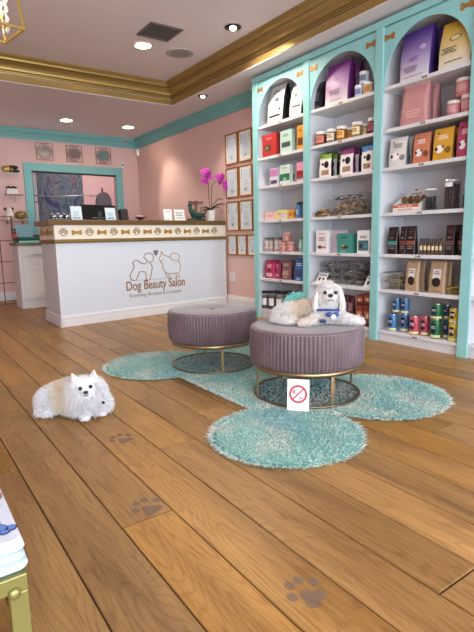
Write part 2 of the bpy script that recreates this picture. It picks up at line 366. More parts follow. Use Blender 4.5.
# decorative square wire mirrors above the window
for k, (x0, x1, z0, z1, d) in enumerate(((2.224, 2.50, 2.347, 2.638, 'left'), (2.735, 3.005, 2.347, 2.638, 'middle'), (3.262, 3.54, 2.347, 2.64, 'right'))):
    cx, cz = (x0+x1)/2, (z0+z1)/2; s = (x1-x0)/2
    t = thing('wall_mirror', (cx, YB, cz), 0, 'square wire framed mirror with tilted glass, %s one of three above the window' % d, 'mirror', 'three square wire mirrors')
    m = MB(); W = .008
    cor = [(-s, -s), (s, -s), (s, s), (-s, s)]
    for i in range(4): a, b = cor[i], cor[(i+1) % 4]; m.bar((a[0], -.012, a[1]), (b[0], -.012, b[1]), W)
    q = [(-s, -s*.35), (s*.35, -s), (s, s*.35), (-s*.35, s)]; q2 = [(-s, s*.4), (-s*.4, -s), (s, -s*.4), (s*.4, s)]
    for Q in (q, q2):
        for i in range(4): a, b = Q[i], Q[(i+1) % 4]; m.bar((a[0], -.016, a[1]), (b[0], -.016, b[1]), W*.8)
    m.build('wire_frame', mat((128, 104, 84), .4, metal=.6), t)
    m = MB(); h = [(.78*s*math.cos(a+.25)*1.0, .66*s*math.sin(a+.25)) for a in [PI*2*i/6 for i in range(6)]]; m.prism(h, -.026, -.02); m.build('glass', mat((205, 208, 210), .12, metal=1), t)
# small wall ornaments left of the window
OD = mat((34, 28, 26), .3); OG = mat((186, 160, 90), .35, metal=.6)
t = thing('wall_ornament', (1.80, YB, 2.165), 0, 'glossy black and gold bow ornament high on the pink wall', 'ornament')
m = MB(); m.ball((.03, -.05, .03), .075, 8, sc=(1.1, .5, .45)); m.ball((.05, -.06, -.03), .075, 8, sc=(1.1, .5, .4)); m.build('black_loop', OD, t)
m = MB(); m.ball((-.07, -.05, .0), .07, 8, sc=(1.1, .5, .8)); m.ball((0, -.08, -.01), .03, 8); m.build('gold_loop', OG, t)
m = MB(); m.box(-.12, .12, -.1, 0, -.075, -.062); m.build('ledge', WHITE, t)
t = thing('wall_ornament', (1.78, YB, 1.76), 0, 'white crown like ornament with brown studs on a thin wall ledge', 'ornament')
m = MB(); m.prism([(-.09, .0), (.09, 0), (.075, .09), (-.085, .09)], -.09, -.03); m.build('band', mat((235, 230, 228), .6), t, bevel=.01)
m = MB()
for i in range(5): m.ball((-.07+i*.033, -.06, .105+.012*(i % 2)), .021, 6)
m.build('stud', OD, t)
m = MB(); m.box(-.11, .17, -.11, 0, -.012, 0); m.tube([(0, -.02, -.01), (-.02, -.02, -.09)], .004, 5); m.tube([(.04, -.02, -.01), (.05, -.02, -.12)], .004, 5); m.build('ledge', mat((170, 130, 120), .5), t)
t = thing('wall_shelf_ledge', (1.78, YB, 1.33), 0, 'thin pale wall ledge under the plush and the checkered ball', 'shelf')
m = MB(); m.box(-.2, .22, -.2, 0, 0, .012); m.build('board', mat((214, 190, 184), .5), t)
m = MB(); m.box(-.12, -.10, -.14, 0, -.06, 0); m.box(.12, .14, -.14, 0, -.06, 0); m.build('bracket', GOLD, t)
t = thing('plush_toy', (1.70, YB-.09, 1.342), 0, 'small white plush with two black ears', 'toy')
m = MB(); m.ball((0, 0, .07), .07, 8, sc=(1, .8, 1)); m.ball((0, -.01, .15), .05, 8); m.build('body', mat((236, 230, 226), .8), t)
for s in (-1, 1): m = MB(); m.ball((s*.05, 0, .175), .028, 6); m.build('ear', OD, t)
t = thing('checkered_ball', (1.88, YB-.10, 1.342), 0, 'gold and black checkered woven ball beside the plush', 'ornament')
m = MB(); m.smooth = True
n = 12
for i in range(n):
    for j in range(20):
        m.mi = (i+j) % 2; a0, a1 = 2*PI*j/20, 2*PI*(j+1)/20; b0, b1 = PI*i/n, PI*(i+1)/n
        P_ = lambda a, b: (.105*math.sin(b)*math.cos(a), .07*math.sin(b)*math.sin(a), .075-.07*math.cos(b))
        m.add([P_(a0, b0), P_(a1, b0), P_(a1, b1), P_(a0, b1)], [(0, 1, 2, 3)])
m.build('shell', [OG, OD], t)
m = MB(); m.lathe([(.012, .14), (.012, .155), (.001, .156)], 10); m.build('cap', OG, t)

# ------------------------------------------------------------------ framed certificates
def certificate(y1, y0, z0, z1, label, group, seed):
    rnd = random.Random(seed)
    cy, cz = (y0+y1)/2, (z0+z1)/2; hw, hh = abs(y1-y0)/2, (z1-z0)/2
    t = thing('certificate_frame', (XW, cy, cz), -PI/2, label, 'frame', group)
    m = MB(); f = .017
    m.box(-hw, -hw+f, -.022, 0, -hh, hh); m.box(hw-f, hw, -.022, 0, -hh, hh); m.box(-hw+f, hw-f, -.022, 0, -hh, -hh+f); m.box(-hw+f, hw-f, -.022, 0, hh-f, hh)
    m.build('frame', mat((150, 104, 54), .45, metal=.2), t, bevel=.003)
    m = MB(); m.box(-hw+f, hw-f, -.01, 0, -hh+f, hh-f); m.build('mat_board', mat((236, 222, 204), .6), t)
    m = MB(); m.mi = 0; iw, ih = hw-f-.025, hh-f-.025
    m.box(-iw, iw, -.0115, -.009, -ih, ih); m.mi = 1
    z = ih*.86
    while z > -ih*.85:
        w_ = iw*rnd.uniform(.35, .85); m.box(-w_, w_, -.0122, -.011, z-.004, z); z -= rnd.choice((.014, .018, .03))
    m.mi = 2
    m.box(-iw, -iw*.8, -.0121, -.011, ih*.2, ih*.95); m.box(iw*.8, iw, -.0121, -.011, ih*.2, ih*.95)
    m.lathe([(.001, 0), (.022 if hw > .12 else .014, 0)], 14, M=Matrix.Translation((0, -.0124, -ih*.7)) @ Matrix.Rotation(PI/2, 4, 'X'))
    m.build('printed_sheet', [mat((202, 220, 236), .6), mat((140, 158, 176), .6), mat((130, 164, 196), .6)], t)
    m = MB(); m.box(-hw+f, hw-f, -.016, -.0145, -hh+f, hh-f); m.build('glass', mat((255, 255, 255), .05, alpha=.12), t)
rows = (('top', 1.99, 2.405), ('second', 1.535, 1.947), ('third', 1.072, 1.487))
for i, (nm, z0, z1) in enumerate(rows):
    for j, (cn, ya) in enumerate((('left', 6.06), ('middle', 5.735), ('right', 5.41))):
        certificate(ya, ya-.30, z0, z1, 'large framed certificate, %s row, %s column beside the shelves' % (nm, cn), 'large framed certificates', i*7+j)
for j, (cn, ya) in enumerate((('left', 6.045), ('middle', 5.805), ('third', 5.565), ('last', 5.325))):
    certificate(ya, ya-.225, .73, 1.02, 'small framed certificate in the bottom row, %s from the counter' % cn, 'small framed certificates', 40+j)

# ------------------------------------------------------------------ reception counter
CA = math.atan2(.1215, .9926)
ct = thing('reception_counter', (1.545, 5.77, 0), CA, 'white reception counter with gold paw and bone frieze and dog salon logo', 'counter')
Lc = 2.50; D = .72
m = MB(); m.box(0, Lc, 0, D, .05, 1.0); m.build('body', mat((212, 219, 230), .5), ct)
m = MB()
for z0, z1, e in ((0, .075, .022), (.075, .09, .014), (.09, .118, .018), (.118, .13, .008)):
    m.box(-e, Lc, -e, .0, z0, z1); m.box(-e, 0, -e, D, z0, z1)
m.build('base_moulding', WHITE, ct, bevel=.003)
m = MB(); m.box(-.006, .004, -.006, .0, .13, .97); m.build('corner_bead', WHITE, ct); m = MB(); m.box(Lc-.03, Lc, -.012, 0, .13, .97); m.build('end_strip', WHITE, ct)
m = MB(); m.box(-.012, Lc, -.012, D, 1.0, 1.165); m.build('frieze', mat((232, 226, 214), .5), ct)
m = MB(); m.box(-.026, Lc, -.026, D, .968, 1.003); m.box(-.018, Lc, -.018, D, .958, .97); m.build('lower_gold_trim', TRIMGOLD, ct, bevel=.004)
m = MB(); m.box(-.075, Lc, -.03, D, 1.162, 1.222); m.build('countertop', mat((112, 88, 56), .35, metal=.3, var=.06), ct, bevel=.006)
# emblems
def bone_outline(w, h, n=7):
    r = h*.27; pts = []
    for (sx, sz) in ((1, 1), (-1, 1), (-1, -1), (1, -1)):
        cx, cz = sx*(w/2-r), sz*(h/2-r)
        st = math.atan2(sz, sx)
        rng = [st-sx*sz*PI*.62+sx*sz*PI*1.24*i/n for i in range(n+1)]
        arc = [(cx+r*math.cos(a), cz+r*math.sin(a)) for a in rng]
        if (sx, sz) in ((-1, 1), (1, -1)): arc = arc[::-1]
        if (sx, sz) == (1, 1): arc = arc
        pts.append(arc)
    # order: start right-top going counter clockwise
    out = []
    for (sx, sz) in ((1, 1), (-1, 1), (-1, -1), (1, -1)):
        cx, cz = sx*(w/2-r), sz*(h/2-r)
        base = {(1, 1): PI/4, (-1, 1): 3*PI/4, (-1, -1): 5*PI/4, (1, -1): 7*PI/4}[(sx, sz)]
        for i in range(n+1): a = base-PI*.62+PI*1.24*i/n; out.append((cx+r*math.cos(a), cz+r*math.sin(a)))
        if (sx, sz) in ((1, 1), (-1, -1)): out += [(sx*w*.22, sz*h*.25), (-sx*w*.22, sz*h*.25)]
    return out
def bone(w, h, d, M=None):
    m = MB(); o = bone_outline(w, h); n = len(o)
    vs = [Vector((x, -d, z)) for x, z in o]+[Vector((x, 0, z)) for x, z in o]+[Vector((0, -d, 0))]
    if M: vs = [M @ v for v in vs]
    m.add(vs, [(i, (i+1) % n, 2*n) for i in range(n)]+[(i, n+i, n+(i+1) % n, (i+1) % n) for i in range(n)])
    return m
def paw_lines(M, s, wd):
    m = MB()
    def loop(cx, cz, rx, rz, ph=0):
        m.tube([M @ Vector((cx+rx*math.cos(a)*s, -.002, cz+rz*math.sin(a)*s)) for a in [2*PI*i/14 for i in range(14)]], wd, 5, closed=True)
    loop(0, -.012*s/.05*1, .52*1, .42*1) if False else None
    m.tube([M @ Vector((s*x, -.002, s*z)) for x, z in ((0, .05), (.3, -.1), (.5, -.4), (.42, -.72), (.15, -.72), (0, -.66), (-.15, -.72), (-.42, -.72), (-.5, -.4), (-.3, -.1))], wd, 5, closed=True)
    for cx, cz in ((-.78, -.02), (-.32, .5), (.32, .5), (.78, -.02)): loop(cx*s, cz*s, .24, .32)
    return m
EG = mat((150, 116, 56), .4, metal=.4)
x = .092; k = 0
while x < 2.42:
    if k % 2 == 0: paw_lines(Matrix.Translation((x, -.013, 1.083)), .052, .0042).build('paw_emblem', EG, ct)
    else: bone(.125, .06, .006, Matrix.Translation((x, -.012, 1.078))).build('bone_emblem', GOLDP, ct)
    x += .157; k += 1
Ms = Matrix.Rotation(-PI/2, 4, 'Z')
for i, y in enumerate((.12, .28, .44, .60)):
    if i % 2 == 0: bone(.125, .06, .006, Matrix.Translation((-.012, y, 1.08)) @ Ms).build('bone_emblem', GOLDP, ct)
    else: paw_lines(Matrix.Translation((-.013, y, 1.083)) @ Ms, .052, .0042).build('paw_emblem', EG, ct)
# writing
def text_mesh(s, size, name, material, parent, x0, z0, width, rotx=True, y=-.002, depth=.0015, bold=0.0):
    cu = bpy.data.curves.new(name, 'FONT'); cu.body = s; cu.size = size; cu.extrude = depth; cu.offset = bold
    tmp = bpy.data.objects.new('tmp', cu); COL.objects.link(tmp)
    dg = bpy.context.evaluated_depsgraph_get(); me = bpy.data.meshes.new_from_object(tmp.evaluated_get(dg))
    bpy.data.objects.remove(tmp)
    xs = [v.co.x for v in me.vertices]; sx = width/(max(xs)-min(xs)); mn = min(xs)
    for v in me.vertices: v.co = Vector(((v.co.x-mn)*sx+x0, y-v.co.z, z0+v.co.y))
    me.materials.clear(); me.materials.append(material); me.name = name
    o = bpy.data.objects.new(name, me); COL.objects.link(o); o.parent = parent
    return o
LG = mat((150, 112, 70), .5, metal=.1)
text_mesh('Dog Beauty Salon', .164, 'logo_lettering', LG, ct, .855, .35, .90, bold=.0022)
text_mesh('Grooming, Boutique & Cosmetics', .068, 'logo_tagline', mat((150, 140, 132), .5), ct, .893, .262, .80)
def stroke(pts, name='logo_dog_outline', wd=.0055, closed=False, mt=None):
    m = MB(); sub = []
    P_ = [Vector((x, 0, z)) for x, z in pts]; n = len(P_)
    rng = range(n if closed else n-1)
    for i in rng:
        p0, p1, p2, p3 = P_[(i-1) % n if closed else max(i-1, 0)], P_[i], P_[(i+1) % n], P_[(i+2) % n if closed else min(i+2, n-1)]
        for q in range(4):
            t_ = q/4; sub.append(.5*((2*p1)+(-p0+p2)*t_+(2*p0-5*p1+4*p2-p3)*t_*t_+(-p0+3*p1-3*p2+p3)*t_**3))
    if not closed: sub.append(P_[-1])
    m.tube([(v.x, -.003, v.z) for v in sub], wd, 5, closed=closed); return m
def logo(lx, ly):
    return (.781-.0001*ly+.0026*lx, 1-(.00208+(lx-40)*.0000006)*(ly+9.3+.0176*lx))
bich = [(65, 232), (60, 205), (75, 180), (82, 150), (74, 138), (84, 124), (105, 122), (122, 136), (148, 138), (152, 118), (138, 104), (142, 86), (162, 76), (184, 84), (192, 104), (184, 126), (170, 132), (184, 160), (178, 200), (170, 234), (150, 236), (148, 200), (140, 188), (112, 190), (102, 212), (92, 238), (68, 236)]
pom_ = [(238, 66), (250, 86), (266, 92), (288, 100), (296, 84), (318, 76), (342, 84), (350, 102), (338, 122), (322, 122), (300, 110), (288, 96)]
pom2 = [(238, 66), (236, 90), (226, 108), (234, 130), (246, 140), (248, 168), (262, 190), (284, 198), (320, 196), (348, 190), (356, 160), (350, 130), (338, 120)]
mm = stroke([logo(*p) for p in bich], closed=True); mm.build('logo_bichon_outline', LG, ct)
mm = stroke([logo(*p) for p in pom_]); mm2 = stroke([logo(*p) for p in pom2]); mm.add(mm2.v, mm2.f)
for pts in ([(152, 118), (158, 128), (170, 130)], [(262, 196), (268, 206), (272, 218), (286, 220), (284, 202)], [(328, 196), (332, 214), (346, 218), (346, 198)], [(234, 128), (242, 120), (246, 112)]):
    q = stroke([logo(*p) for p in pts]); mm.add(q.v, q.f)
mm.build('logo_pomeranian_outline', mat((186, 150, 108), .5), ct)
q = stroke([logo(60, 242), logo(360, 220)], wd=.0025); q.build('logo_base_line', mat((180, 170, 160), .5), ct)
m = MB(); hx, hz = logo(206, 74); s = .036
m.prism([(hx+s*a*1.05, hz+s*b) for a, b in ((0, -1.3), (.6, -.55), (1, .1), (.95, .6), (.5, .9), (0, .75), (-.5, .9), (-.95, .6), (-1, .1), (-.6, -.55))][::-1], -.004, 0); m.build('logo_heart', mat((120, 112, 112), .5), ct)

for ch_ in ct.children:      # the left end is splayed
    if ch_.type == 'MESH' and not ch_.name.startswith('logo'):
        for v_ in ch_.data.vertices:
            if v_.co.y > 0: v_.co.x += .15*v_.co.y*(1-max(0, v_.co.x)/Lc)
# ------------------------------------------------------------------ things on the counter
def on_counter(u, v): c, s = math.cos(CA), math.sin(CA); return (1.545+u*c-v*s, 5.77+u*s+v*c, 1.222)
CARD = mat((214, 228, 234), .5)
def card_stand(u, w, h, label, cols, kind=0):
    t = thing('counter_card', on_counter(u, .14), CA, label, 'sign', None)
    M_ = Matrix.Rotation(-.14, 4, 'X')
    m = MB(); m.box(-w/2, w/2, 0, .006, 0.0, h, M_); m.build('panel', cols[0], t)
    m = MB(); m.box(-w/2, w/2, -.01, .06, 0, .004); m.build('foot', ACRYL, t)
    m = MB()
    if kind == 0:
        for i in range(5): m.box(-w*.3, w*(.3-.08*(i % 3)), -.0015, 0, h*(.32+.07*i), h*(.345+.07*i), M_)
        m.box(-w*.35, w*.35, -.0015, 0, h*.1, h*.24, M_)
    elif kind == 2:
        for i in range(3): m.box(-w*.36, w*(.36-.1*(i % 2)), -.0015, 0, h*(.45+.13*i), h*(.5+.13*i), M_)
        m.tube([M_ @ Vector((w*(-.35+.7*j/12), -.002, h*(.25+.06*math.sin(j*2)))) for j in range(13)], .003, 5)
    else:
        m.box(-w*.3, w*.3, -.0015, 0, h*.8, h*.86, M_); m.box(-w*.2, w*.2, -.0015, 0, h*.12, h*.16, M_)
    m.build('print', cols[1], t); return t
card_stand(.335, .135, .165, 'pale blue card in acrylic stand, left of the black monitor', (CARD, mat((140, 170, 190), .5)))
card_stand(.775, .135, .155, 'pale blue card in acrylic stand, right of the black monitor', (CARD, mat((120, 160, 190), .5)))
card_stand(1.625, .13, .155, 'small square white sign nearest the middle of the counter top', (mat((232, 232, 230), .5), mat((150, 154, 150), .5)), 1)
card_stand(1.815, .17, .155, 'small white sign with green script beside the dark figurine', (mat((232, 232, 230), .5), mat((70, 100, 84), .5)), 2)
t = thing('chrome_figurine_row', on_counter(.12, .12), CA, 'row of small chrome dog figures on black base', 'figurine')
m = MB(); m.box(-.1, .13, -.03, .03, 0, .012); m.build('base', BLACK, t)
for i in range(3):
    m = MB(); x = -.06+i*.075; m.ball((x, 0, .04), .022, 8, sc=(1.3, .8, 1)); m.ball((x-.028, 0, .065), .014, 8); m.tube([(x+.02, 0, .05), (x+.035, 0, .075), (x+.02, 0, .085)], .005, 6); m.tube([(x-.015, 0, .03), (x-.015, 0, .01)], .005, 6); m.tube([(x+.015, 0, .03), (x+.015, 0, .01)], .005, 6); m.build('dog_figure', CH, t)
t = thing('monitor', (2.22, 6.2, 1.222), CA+.12, 'black computer monitor seen from behind on the counter', 'monitor')
m = MB(); m.box(-.25, .25, 0, .035, .015, .20); m.build('display', BLACK, t, bevel=.008)
m = MB(); m.box(-.1, .1, -.04, .1, 0, .008); m.box(-.03, .03, -.02, 0, 0, .12); m.build('stand', mat((70, 70, 74), .4), t)
m = MB(); m.box(-.1, .08, -.003, 0, .035, .045); m.build('vent_strip', mat((130, 134, 140), .4), t)
t = thing('handset', (2.50, 6.0, 1.222), CA, 'black and brown rounded card reader by the right blue card', 'card reader')
m = MB(); m.box(-.07, .04, 0, .08, 0, .15, Matrix.Rotation(-.2, 4, 'X')); m.build('body', mat((40, 30, 32), .5), t, bevel=.015)
m = MB(); m.box(-.05, .02, -.003, 0, .07, .13, Matrix.Rotation(-.2, 4, 'X')); m.build('screen', mat((60, 50, 54), .2), t)
t = thing('candy_dish', (2.68, 5.98, 1.222), CA, 'small dark red dish with pale sweets on the counter', 'dish')
m = MB(); m.lathe([(.03, 0), (.03, .01), (.06, .03), (.075, .045), (.07, .045), (.05, .03), (.001, .012)], 20); m.build('bowl', mat((90, 44, 48), .3), t)
m = MB()
rnd = random.Random(3)
for i in range(12): m.ball((rnd.uniform(-.04, .04), rnd.uniform(-.04, .04), .04+rnd.uniform(0, .015)), .013, 5)
o = m.build('sweets', mat((214, 180, 176), .5), t)
t = thing('dragon_figurine', on_counter(2.10, .14), CA, 'dark green sculpted animal figurine with branching red brown horns', 'figurine'); t.scale = (1.15, 1.15, 1.15)
DG = mat((34, 70, 62), .35, var=.2, vscale=40)
m = MB(); m.lathe([(.13, 0), (.14, .02), (.12, .03), (.001, .035)], 20, M=Matrix.Diagonal((1, .5, 1, 1))); m.build('plinth', mat((28, 50, 46), .4), t)
m = MB(); m.tube([(.13, 0, .05), (.09, 0, .075), (.02, 0, .065), (-.05, 0, .08), (-.085, 0, .13), (-.1, 0, .18)], .03, 10, radii=[.018, .036, .04, .038, .03, .018]); m.ball((-.1, -.01, .19), .024, 8, sc=(1.4, 1, .9))
for x in (-.05, .08): m.tube([(x, -.02, .06), (x+.01, -.03, .02)], .013, 7); m.tube([(x, .02, .06), (x+.01, .03, .02)], .013, 7)
m.build('body', DG, t)
for s in (-1, 1):
    m = MB()
    m.tube([(-.02, s*.01, .09), (-.005, s*.015, .15), (.0, s*.02, .21)], .01, 6, radii=[.012, .009, .006]); m.tube([(0, s*.02, .19), (-.05, s*.02, .225), (-.1, s*.02, .222)], .007, 6); m.tube([(0, s*.02, .2), (.04, s*.02, .225), (.08, s*.02, .22)], .007, 6)
    m.ball((-.09, s*.02, .225), .014, 6); m.ball((.0, s*.02, .232), .014, 6); m.ball((.075, s*.02, .223), .014, 6); m.build('antler', mat((110, 76, 64), .5), t)
m = MB(); m.tube([(.1, 0, .06), (.14, 0, .1), (.17, 0, .15), (.15, 0, .18)], .01, 6); m.tube([(.14, 0, .1), (.12, 0, .15)], .008, 6); m.build('tail', mat((110, 64, 60), .5), t)
# orchid
t = thing('potted_orchid', on_counter(2.375, .15), CA, 'magenta orchid with two flower stems in a white pot', 'plant'); t.scale = (1.12, 1.12, 1.12)
m = MB(); m.lathe([(.045, 0), (.05, .01), (.062, .13), (.064, .135), (.056, .135), (.052, .12), (.001, .115)], 24); m.build('pot', mat((236, 234, 230), .4), t)
LF = mat((34, 62, 34), .35, var=.15, vscale=20)
for a, L_, up in ((PI+.1, .19, .05), (-.5, .15, .17), (-.9, .18, .1), (PI-.3, .15, .02), (-1.3, .12, .06)):
    m = MB(); m.smooth = True; N_ = 9; vs = []
    for i in range(N_+1):
        f_ = i/N_; r_ = L_*f_; wd = .042*math.sin(PI*min(1, f_*.9+.08))**.7; z = .13+up*math.sin(f_*PI*.55)-.03*f_*f_
        for s in (-1, 0, 1): vs.append((r_*math.cos(a)-s*wd*math.sin(a), r_*math.sin(a)+s*wd*math.cos(a), z+abs(s)*.008))
    m.add(vs, [(i*3+k, i*3+k+1, i*3+k+4, i*3+k+3) for i in range(N_) for k in range(2)])
    o = m.build('leaf', LF, t); sd = o.modifiers.new('thick', 'SOLIDIFY'); sd.thickness = .003
FM = mat((196, 60, 176), .5, var=.12, vscale=30); FC = mat((120, 20, 90), .5)
def orchid_flower(c, rz, rx, s, parent):
    M_ = Matrix.Translation(c) @ Matrix.Rotation(rz, 4, 'Z') @ Matrix.Rotation(rx, 4, 'X')
    m = MB(); m.smooth = True
    for k in range(5):
        a = PI/2+2*PI*k/5; big = 1.25 if k in (1, 4) else 1
        cen = (s*.55*math.cos(a)*big, 0.0, s*.55*math.sin(a)*big)
        R_m = Matrix.Translation(cen) @ Matrix.Rotation(-(a-PI/2), 4, 'Y')
        m.ball((0, 0, 0), s*.52, 6, M_ @ R_m, sc=(.75*big, .12, 1))
    m.build('flower', FM, parent)
    m = MB(); m.ball((0, -s*.2, -s*.1), s*.24, 6, M_); m.build('flower_lip', FC, parent)
for (pts, fl_) in (([(-.01, 0, .12), (-.03, 0, .3), (-.035, 0, .48), (-.06, -.01, .56), (-.12, -.02, .57)], [(-.13, -.03, .60), (-.085, -.03, .62), (-.05, -.02, .585), (-.10, -.03, .545), (-.02, -.02, .55), (-.135, -.03, .50), (-.085, -.02, .49), (-.02, -.02, .60)]),
                   ([(.01, 0, .12), (.015, 0, .3), (.02, 0, .44), (.05, -.05, .50), (.09, -.11, .50), (.11, -.15, .44)], [(.06, -.09, .55), (.085, -.12, .53), (.065, -.11, .49), (.1, -.15, .46), (.11, -.17, .42), (.125, -.17, .47), (.09, -.14, .56)])):
    m = MB(); m.tube(pts, .005, 6); m.build('flower_stem', mat((96, 70, 60), .6), t)
    for i, c in enumerate(fl_): orchid_flower(c, -.5+.35*(i % 4), .15*(i % 3-1), .040, t)

# ------------------------------------------------------------------ white cabinet behind the counter
cb = thing('base_cabinet', (1.535, 7.75, 0), 0, 'white base cabinet with drawer and panelled door left of the counter', 'cabinet')
CW = mat((224, 222, 222), .45)
m = MB(); m.box(0, 1.35, 0, .42, .13, .925); m.box(.03, 1.35, .02, .42, 0, .13); m.box(0, .03, 0, .42, 0, .13); m.build('carcass', CW, cb)
for k in range(2):
    x0 = .05+k*.62
    m = MB(); m.box(x0, x0+.54, -.02, 0, .76, .90); m.box(x0+.05, x0+.49, -.026, -.02, .79, .87); o = m.build('drawer', CW, cb, bevel=.004)
    h = MB(); h.box(x0+.14, x0+.4, -.05, -.026, .785, .797); h.build('pull', mat((196, 192, 186), .3, metal=.5), o)
    m = MB(); z0, z1 = .15, .735
    m.box(x0, x0+.08, -.02, 0, z0, z1); m.box(x0+.46, x0+.54, -.02, 0, z0, z1); m.box(x0+.08, x0+.46, -.02, 0, z0, z0+.09); m.box(x0+.08, x0+.46, -.02, 0, z1-.09, z1); m.box(x0+.08, x0+.46, -.01, 0, z0+.09, z1-.09); m.box(x0+.12, x0+.42, -.016, 0, z0+.13, z1-.13)
    o = m.build('door', CW, cb, bevel=.003)
    h = MB(); h.ball((x0+.49, -.035, .64), .013, 8); h.build('knob', mat((40, 36, 34), .3, metal=.5), o)
m = MB(); m.box(-.03, 1.36, -.04, .44, .925, .965); m.build('worktop', mat((120, 108, 84), .4, metal=.15), cb, bevel=.004)
t = thing('tray_case', (1.70, 7.85, .965), .1, 'flat teal and black case lying on the white cabinet', 'case')
m = MB(); m.box(-.19, .3, -.12, .12, 0, .03); m.build('lower_shell', mat((150, 222, 208), .4), t, bevel=.008)
m = MB(); m.box(-.17, .28, -.11, .12, .03, .085); m.build('upper_shell', mat((24, 96, 78), .4), t, bevel=.02)
m = MB(); m.box(-.19, -.165, -.122, .05, .0, .07); m.build('clasp', BLACK, t)
t = thing('blue_folder', (1.72, 8.05, .965), 0, 'pale blue folder leaning upright behind the teal case', 'folder')
m = MB(); m.box(-.13, .11, 0, .012, 0, .27, Matrix.Rotation(-.15, 4, 'X')); m.build('cover', mat((132, 176, 190), .6), t)
m = MB(); m.box(-.11, .09, .012, .018, 0.01, .25, Matrix.Rotation(-.15, 4, 'X')); m.build('papers', mat((235, 235, 235), .6), t)
t = thing('hand_soap_bottle', (1.56, 7.98, .965), 0, 'small orange bottle with black pump beside the teal case', 'bottle')
m = MB(); m.lathe([(.04, 0), (.045, .01), (.045, .1), (.02, .125), (.015, .13)], 16); m.build('bottle', mat((206, 92, 60), .35), t)
m = MB(); m.lathe([(.016, .13), (.016, .16), (.01, .162), (.01, .19), (.014, .192), (.014, .21)], 12); m.tube([(0, 0, .2), (-.03, -.02, .2)], .005, 6); m.build('pump', BLACK, t)
t = thing('leash_tray', (1.95, 8.09, .965), 0, 'brown tray with white rolled item beside the blue folder', 'tray')
m = MB(); m.box(-.12, .12, -.08, .08, 0, .015); m.box(-.12, -.11, -.08, .08, .015, .1); m.box(.11, .12, -.08, .08, .015, .1); m.box(-.12, .12, .07, .08, .015, .12); m.build('tray', mat((96, 60, 50), .5), t)
m = MB(); m.tube([(-.06, 0, .05), (.09, 0, .05)], .035, 12); m.build('roll', WHITE, t)

